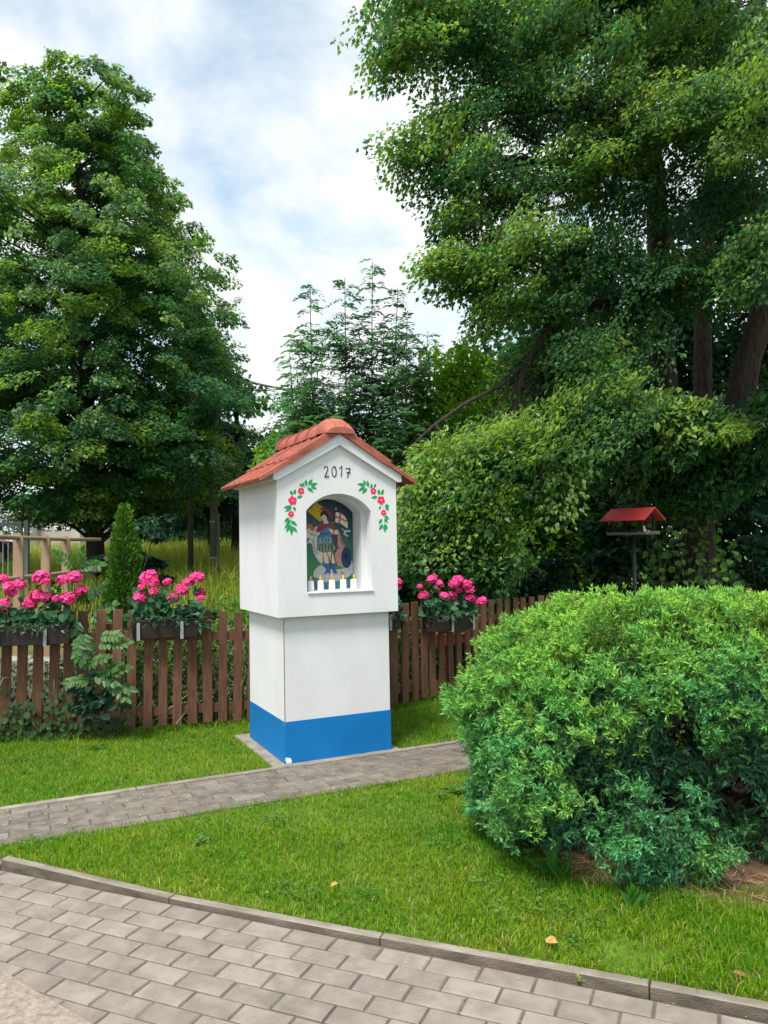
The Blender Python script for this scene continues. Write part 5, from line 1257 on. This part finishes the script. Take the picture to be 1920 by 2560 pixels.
for (a0, a1, pr) in fr:
    Yv = 6.10 if a0[1] > 1560 else 6.6
    p0 = at(*a0, Yv + .03) - b0; p1 = at(*a1, Yv - .05) - b0; d = p1 - p0
    pinnate(l_, p0, d, (0.1, -.75, .65), np.linalg.norm(d) * 1.1, pr, .042, .075, RD, RL_, .55 + .25 * rng.normal(), .15)
n = 130; P = np.array([at(rng.normal(232, 26), rng.normal(1748, 26), 6.12 + rng.uniform(-.04, .04)) - b0 for _ in range(n)]); L = rng.uniform(.05, .085, n)
l_.add(P, rng.normal(size=(n, 3)) + [0, -.3, -.6], rng.normal(size=(n, 3)) * .4 + [0, -.7, .5], L, L * .8, mixcol((.012, .045, .03), (.03, .09, .045), rng.random(n)), hexa=True)
for k in range(4):
    MB().tube(curve_pts((rng.normal(0, .06), .12, 0), (rng.normal(0, .1), .02, rng.uniform(.7, 1.25)), 7, 0, .06), np.linspace(.008, .003, 7), 5).obj('stem', MT['twig'], rob)
l_.obj('foliage', MT['leaf'], rob)
# ivy at the foot of the leftmost pickets
iv = Leaves(); IB = at(80, 1830, 6.1); ivy = empty('ivy_plant', (IB[0], IB[1], 0)); tag(ivy, 'ivy creeping up the foot of the leftmost pickets', 'ivy'); b0 = np.array([IB[0], IB[1], 0])
for i in range(520):
    s_ = rng.uniform(.8, 2.32); p, a = poly_at(FENCE, s_); h_ = abs(rng.normal(0, .13)) * (1.2 if s_ < 1.9 else .6); q = np.array([p[0] + math.sin(a) * rng.uniform(.05, .10), p[1] - math.cos(a) * rng.uniform(.05, .10), .02 + h_]) - b0; L = rng.uniform(.035, .06)
    iv.add([q], [[rng.normal() * .6, -.3, -.8]], [[rng.normal() * .35, -.9, .45]], [L], [L], mixcol((.02, .055, .02), (.08, .15, .045), [rng.random()]), hexa=True)
iv.obj('foliage', MT['leaf'], ivy)
st = MB()
for i in range(14):
    s_ = rng.uniform(.8, 2.2); p, a = poly_at(FENCE, s_); x0, y0 = p[0] + math.sin(a) * .055 - b0[0], p[1] - math.cos(a) * .055 - b0[1]; st.tube(curve_pts((x0, y0, 0), (x0 + rng.normal(0, .12), y0, rng.uniform(.1, .35)), 5, 0, .1), [.003] * 5, 4)
st.obj('stem', MT['twig'], ivy)
# weeds and ground cover behind the fence
wl = Leaves()
def weeds(s0, s1, n, dmin, dmax, hmax, size, dark, light, asp=.6):
    s_ = rng.uniform(s0, s1, n); PA = [poly_at(FENCE, q) for q in s_]; dd = rng.uniform(dmin, dmax, n); h_ = hmax * rng.random(n) ** 1.1
    P = np.array([[p[0] - math.sin(a) * d_, p[1] + math.cos(a) * d_, 0] for (p, a), d_ in zip(PA, dd)]); P[:, 2] = h_ + terrain(P[:, 0], P[:, 1])
    L = size * rng.uniform(.6, 1.4, n); wl.add(P, rng.normal(size=(n, 3)) + [0, -.3, -.2], rng.normal(size=(n, 3)) * .5 + [0, -.5, .7], L, L * asp, mixcol(dark, light, rng.random(n) * (.35 + .65 * h_ / hmax)))
weeds(1.7, 5.2, 13000, .10, .9, .80, .045, (.025, .05, .015), (.16, .22, .06))
weeds(0.0, 2.2, 4200, .12, .9, .55, .045, (.03, .05, .02), (.17, .20, .08))
weeds(5.0, 11.5, 9000, .10, 1.4, .75, .05, (.012, .03, .012), (.06, .11, .035))
# tall leafy growth left of the shrine, behind the fence
n = 5200; x = rng.uniform(-3.4, -.5, n); y = rng.uniform(8.6, 11.5, n); h_ = rng.random(n); P = np.stack([x, y, terrain(x, y) + h_ * np.interp(x, [-3.4, -2.3, -1.2], [.55, .75, .85]) * (.75 + .25 * np.sin(x * 6 + y * 3))], 1); L = rng.uniform(.06, .13, n)
wl.add(P, rng.normal(size=(n, 3)) * [1, 1, .5] + [0, -.2, .5], rng.normal(size=(n, 3)) * .5 + [0, -.5, .6], L, L * .35, mixcol((.03, .09, .015), (.11, .24, .025), h_ * .8 + .2 * rng.random(n)))
wo = wl.obj('garden_weeds', MT['leaf']); tag(wo, 'tangled weeds and ground cover behind the picket fence', 'weeds')
# dry stalks tangled behind the left fence
ds = MB()
for i in range(170):
    s_ = rng.uniform(.3, 4.3); p, a = poly_at(FENCE, s_); d_ = rng.uniform(.08, .5); q = np.array([p[0] - math.sin(a) * d_, p[1] + math.cos(a) * d_, 0]); ds.tube(curve_pts(q, q + [rng.normal(0, .22), rng.normal(0, .1), rng.uniform(.15, .75)], 4, 0, .12), [.004, .0035, .003, .002], 4)
do = ds.obj('dry_stalks', MT['litter']); tag(do, 'dry stalks tangled behind the left pickets', 'stalks', kind='stuff')
# tall meadow grass beyond
def blades(P, h, w, bend, C, name, label, cat, parent=None):
    n = len(P); q = rng.uniform(0, 2 * math.pi, n); d = np.stack([np.cos(q), np.sin(q), np.zeros(n)], 1); s_ = np.stack([-np.sin(q), np.cos(q), np.zeros(n)], 1); q2 = rng.uniform(0, 6.28, n); s_ = s_ * np.cos(q2)[:, None] * .0 + np.stack([np.cos(q2), np.sin(q2), np.zeros(n)], 1)
    up = np.array([0, 0, 1.0]); b_ = (bend * rng.random(n))[:, None]; h = h[:, None]; w = w[:, None] if hasattr(w, '__len__') else w
    m = P + up * h * .55 + d * h * b_ * .3; tp = P + up * h * (1 - .35 * b_) + d * h * b_
    V = np.stack([P - s_ * w / 2, P + s_ * w / 2, m + s_ * w * .4, m - s_ * w * .4, tp], 1); Fq = np.arange(n)[:, None] * 5
    F = np.concatenate([Fq + [0, 1, 2], Fq + [0, 2, 3], Fq + [3, 2, 4]])
    C = np.repeat(C[:, None, :], 5, 1); C = C * np.array([.7, .7, 1, 1, 1.15])[None, :, None]
    o = fast_mesh(name, V.reshape(-1, 3), F, MT['grass'], np.clip(C.reshape(-1, 3), .003, .85), parent); tag(o, label, cat, kind='stuff'); return o
n = 30000; x = rng.uniform(-11, .5, n); y = rng.uniform(11.8, 30, n); k = (y > 13.5) | (x < -3.2); x, y = x[k], y[k]; n = len(x)
P = np.stack([x, y, terrain(x, y) - .02], 1); pt = np.sin(x * 1.7) * np.cos(y * 1.1)
blades(P, rng.uniform(.35, .85, n), rng.uniform(.012, .022, n), .7, mixcol((.17, .27, .03), (.46, .45, .11), .45 + .3 * pt + .2 * rng.normal(size=n)), 'meadow_grass', 'tall yellowing meadow grass beyond the garden', 'grass')
# ================================================================== LAWN GRASS
def lawn_pts(n, x0, x1, y0, y1): return np.stack([rng.uniform(x0, x1, n), rng.uniform(y0, y1, n), np.zeros(n)], 1)
P = np.concatenate([lawn_pts(270000, -3.6, 2.6, 2.1, 7.6), lawn_pts(40000, 0.2, 2.2, 2.3, 3.7), lawn_pts(20000, -2.3, .6, 3.0, 4.2)])
s_, n_ = to_k(P); hx, hy = to_s(P)
edge = .012 * np.sin(hx * 9) + .01 * np.sin(hx * 23 + 1)
kb = -np.interp(P[:, 0], [-3.72, -1.905, -.955, -.045, .865, 3.58], [to_k(np.array(q))[1] for q in ((-3.72, 4.72), (-1.905, 3.865), (-.955, 3.41), (-.045, 3.035), (.865, 2.68), (3.58, 1.54))])
ok = (n_ + kb < -.034 - .018 * np.maximum(0, np.sin(s_ * 7) * np.sin(s_ * 2.3)))
ok &= ~((hy > -.665 + edge - .012 * rng.random(len(P))) & (hy < -.022 + .01 * np.sin(hx * 11)) & (hx < 4))
ok &= ~((hx > -.10) & (hx < .89) & (hy > -.05) & (hy < 1.02))
fx = np.interp(P[:, 0], FENCE[:, 0], FENCE[:, 1]); ok &= P[:, 1] < fx + .02
ins = in_soil(P, .97); ins2 = in_soil(P, .80)
dens = vnoise(P, 5.0, 3); ok &= ~(ins2) & ~(ins & (rng.random(len(P)) < .72))
ok &= rng.random(len(P)) < np.clip(.85 + .35 * dens, .4, 1)
bare = (np.hypot(P[:, 0] - .86, P[:, 1] - 2.87) < .11 + .04 * rng.random(len(P))); ok &= ~(bare & (rng.random(len(P)) < .8))
P = P[ok]; n = len(P)
ye = vnoise(P, 2.6, 21) * .55 + vnoise(P, 7.0, 22) * .3; ln_ = vnoise(P, 1.8, 31); s_, n_ = to_k(P)
near_kerb = np.exp(-np.maximum(0, -n_ - .05) / .05)
tt = np.clip(.34 + .85 * ye + .2 * rng.normal(size=n) + .25 * near_kerb, 0, 1)
C = mixcol((.06, .215, .008), (.26, .35, .018), tt); dry = rng.random(n) < .08 + .16 * np.clip(ye, 0, 1) + .12 * near_kerb; C[dry] = mixcol((.30, .28, .09), (.45, .38, .18), rng.random(dry.sum())); C *= rng.uniform(.6, 1.4, (n, 1))
h_ = rng.uniform(.016, .046, n) * (1 + .35 * ln_) * np.where(rng.random(n) < .06, 1.7, 1); far_right = (P[:, 0] > .9) & (P[:, 1] < 3.6); h_[far_right] *= 1.45
near_fence = np.interp(P[:, 0], FENCE[:, 0], FENCE[:, 1]) - P[:, 1] < .12; h_[near_fence] *= 1.8
blades(P, h_, rng.uniform(.0026, .0048, n), 1.1, C, 'lawn_grass', 'short green mown grass of the lawn', 'grass')
n_grass = n
# clover and plantain patches in the lawn
cl = Leaves()
for i in range(70):
    j = rng.integers(len(P)); c = P[j]; m = rng.integers(14, 46); a_ = rng.uniform(0, 6.28, m); rd = rng.uniform(.02, .11) * rng.random(m) ** .5; Q = np.stack([c[0] + rd * np.cos(a_), c[1] + rd * np.sin(a_), rng.uniform(.016, .036, m)], 1)
    sz_ = rng.uniform(.010, .020); kk = to_k(Q)[1] + np.interp(Q[:, 0], [-3.72, -1.905, -.955, -.045, .865, 3.58], [0, .03, 0, .02, 0, 0]); hx_, hy_ = to_s(Q); g_ = (kk < -.06) & ~((hy_ > -.67) & (hy_ < -.03)); Q = Q[g_]; m = len(Q)
    if m: cl.add(Q, np.stack([rng.normal(size=m), rng.normal(size=m), .2 * np.ones(m)], 1), np.tile([0, 0, 1.0], (m, 1)) + rng.normal(size=(m, 3)) * .35, sz_ * rng.uniform(.7, 1.3, m), sz_ * .9, mixcol((.05, .17, .03), (.14, .28, .05), rng.random(m)), hexa=True)
tag(cl.obj('lawn_clover', MT['leaf']), 'small patches of clover leaves among the lawn grass', 'clover')
# broad-leaved lawn weeds
wp = [(1140, 1985, .09, 'dandelion rosette in the lawn left of the juniper'), (245, 1875, .10, 'leafy weed in the grass below the climbing plant'), (60, 1935, .05, 'small flat weed in the lawn at the left edge')]
for (u, v, sz, lab) in wp:
    d = ray(u, v); t_ = -CAM_H / d[2]; p = np.array([0, 0, CAM_H]) + d * t_
    rt = empty('lawn_weed', (p[0], p[1], 0)); tag(rt, lab, 'weed', 'weeds in the lawn'); l_ = Leaves(); m = 14; q = rng.uniform(0, 6.28, m)
    l_.add(np.tile([0, 0, .012], (m, 1)), np.stack([np.cos(q), np.sin(q), rng.uniform(.25, .9, m)], 1), np.tile([0, 0, 1.0], (m, 1)) + rng.normal(size=(m, 3)) * .2, rng.uniform(.6, 1.2, m) * sz, sz * .28, mixcol((.05, .14, .02), (.12, .26, .03), rng.random(m)), droop=.4, hexa=True); l_.obj('foliage', MT['leaf'], rt, kind=None)
# dock leaves and sprouts by the soil
for (u, v, sz, lab) in ((1385, 2150, .11, 'broad dock leaves hanging below the juniper'), (1590, 2275, .08, 'green sprout on the bare soil under the juniper')):
    d = ray(u, v + 50 if sz > .1 else v); t_ = -CAM_H / d[2]; p = np.array([0, 0, CAM_H]) + d * t_; rt = empty('dock_plant', (p[0], p[1], 0)); tag(rt, lab, 'weed', 'weeds in the lawn'); l_ = Leaves(); m = 9; q = rng.uniform(3.4, 6.0, m)
    l_.add(np.tile([0, 0, .03], (m, 1)) + rng.normal(size=(m, 3)) * .015, np.stack([np.cos(q) * .6, np.sin(q) * .6, rng.uniform(.3, 1.3, m)], 1), np.stack([np.zeros(m), -np.ones(m), .6 * np.ones(m)], 1), rng.uniform(.6, 1.1, m) * sz, sz * .40, mixcol((.03, .12, .02), (.08, .24, .03), rng.random(m)), droop=.5, hexa=True); l_.obj('foliage', MT['leaf'], rt, kind=None)
# fallen dry leaves, each its own thing
fl_ = [(28, 1901, .05, 'pale dry leaf on the lawn at the left edge'), (835, 2213, .03, 'tiny dry leaf on the lawn in front of the path'), (1378, 2353, .055, 'tan dry leaf on the grass between juniper and kerb'), (1854, 2438, .045, 'upright tan dry leaf at the right edge of the lawn')]
for (u, v, sz, lab) in fl_:
    d = ray(u, v); t_ = (.035 - CAM_H) / d[2]; p = np.array([0, 0, CAM_H]) + d * t_; m_ = MB()
    V = [(-sz * .6, 0, 0), (-sz * .2, -sz * .25, .004), (sz * .25, -sz * .24, .006), (sz * .7, 0, .002), (sz * .25, sz * .24, .012), (-sz * .2, sz * .25, .010), (0, 0, -.002)]
    m_.add(V, [(0, 1, 6), (1, 2, 6), (2, 3, 6), (3, 4, 6), (4, 5, 6), (5, 0, 6)]); o = m_.obj('fallen_leaf', MT['dryleaf'], loc=tuple(p)); o.rotation_euler = (rng.uniform(.1, .6), rng.uniform(-.3, .3), rng.uniform(0, 6)); tag(o, lab, 'leaf', 'fallen leaves on the lawn')
# seedling in the kerb joint
d = ray(1450, 2475); p = np.array([0, 0, CAM_H]) + d * ((-.04 - CAM_H) / d[2]); rt = empty('kerb_seedling', (p[0], p[1], PZ)); tag(rt, 'small pale seedling growing between kerb and pavers', 'weed'); l_ = Leaves(); m = 8; q = rng.uniform(0, 6.28, m)
l_.add(np.tile([0, 0, .005], (m, 1)), np.stack([np.cos(q), np.sin(q), rng.uniform(.5, 1.6, m)], 1), np.tile([0, -.5, .8], (m, 1)), rng.uniform(.025, .045, m), .008, mixcol((.15, .22, .05), (.35, .38, .15), rng.random(m))); l_.obj('foliage', MT['leaf'], rt, kind=None)
# litter: dry needles and twigs on the soil, chaff on the path
lt = MB()
for i in range(420):
    q = rng.uniform(3.2, 6.2); f = rng.uniform(.72, 1.0); x, y = 1.8 + 1.30 * f * math.cos(q), 4.22 + 1.02 * f * math.sin(q); a = rng.uniform(0, 6.28); L = rng.uniform(.015, .07); p = np.array([x, y, .022 + .012 * (1 - f)])
    lt.tube([p, p + [math.cos(a) * L, math.sin(a) * L, rng.uniform(-.004, .02)]], rng.uniform(.0012, .0028), 4)
tag(lt.obj('dry_litter', MT['straw']), 'dry twigs and needles littering the soil under the juniper', 'litter', kind='stuff')
lt = MB()
for i in range(420):
    hx_, hy_ = rng.uniform(-1.9, 1.7), -.08 - .59 * rng.random() ** 1.3; w = shrine_xy(hx_, hy_); 
    if to_k(w)[1] > -.08: continue
    a = rng.uniform(0, 6.28); L = rng.uniform(.006, .022); p = np.array([w[0], w[1], .0155]); d = np.array([math.cos(a) * L, math.sin(a) * L, .001]); s2 = np.array([-math.sin(a), math.cos(a), 0]) * rng.uniform(.0015, .004)
    lt.add([p - d / 2, p + s2, p + d / 2, p - s2], [(0, 1, 2, 3)])
for i in range(60):
    s_, k2 = rng.uniform(-1.0, 2.3), rng.uniform(.005, .6) ** 1.5; w = KO + ke * s_ + kn * k2; a = rng.uniform(0, 6.28); L = rng.uniform(.004, .014); p = np.array([w[0], w[1], PZ + .005]); d = np.array([math.cos(a) * L, math.sin(a) * L, .001]); s2 = np.array([-math.sin(a), math.cos(a), 0]) * .002
    lt.add([p - d / 2, p + s2, p + d / 2, p - s2], [(0, 1, 2, 3)])
tag(lt.obj('path_chaff', MT['litter']), 'pale chaff scattered over the paver path', 'litter', kind='stuff')
print('counts: linden', n_lin, 'linden2', n_lin2, 'juniper', n_jun, 'grass', n_grass)
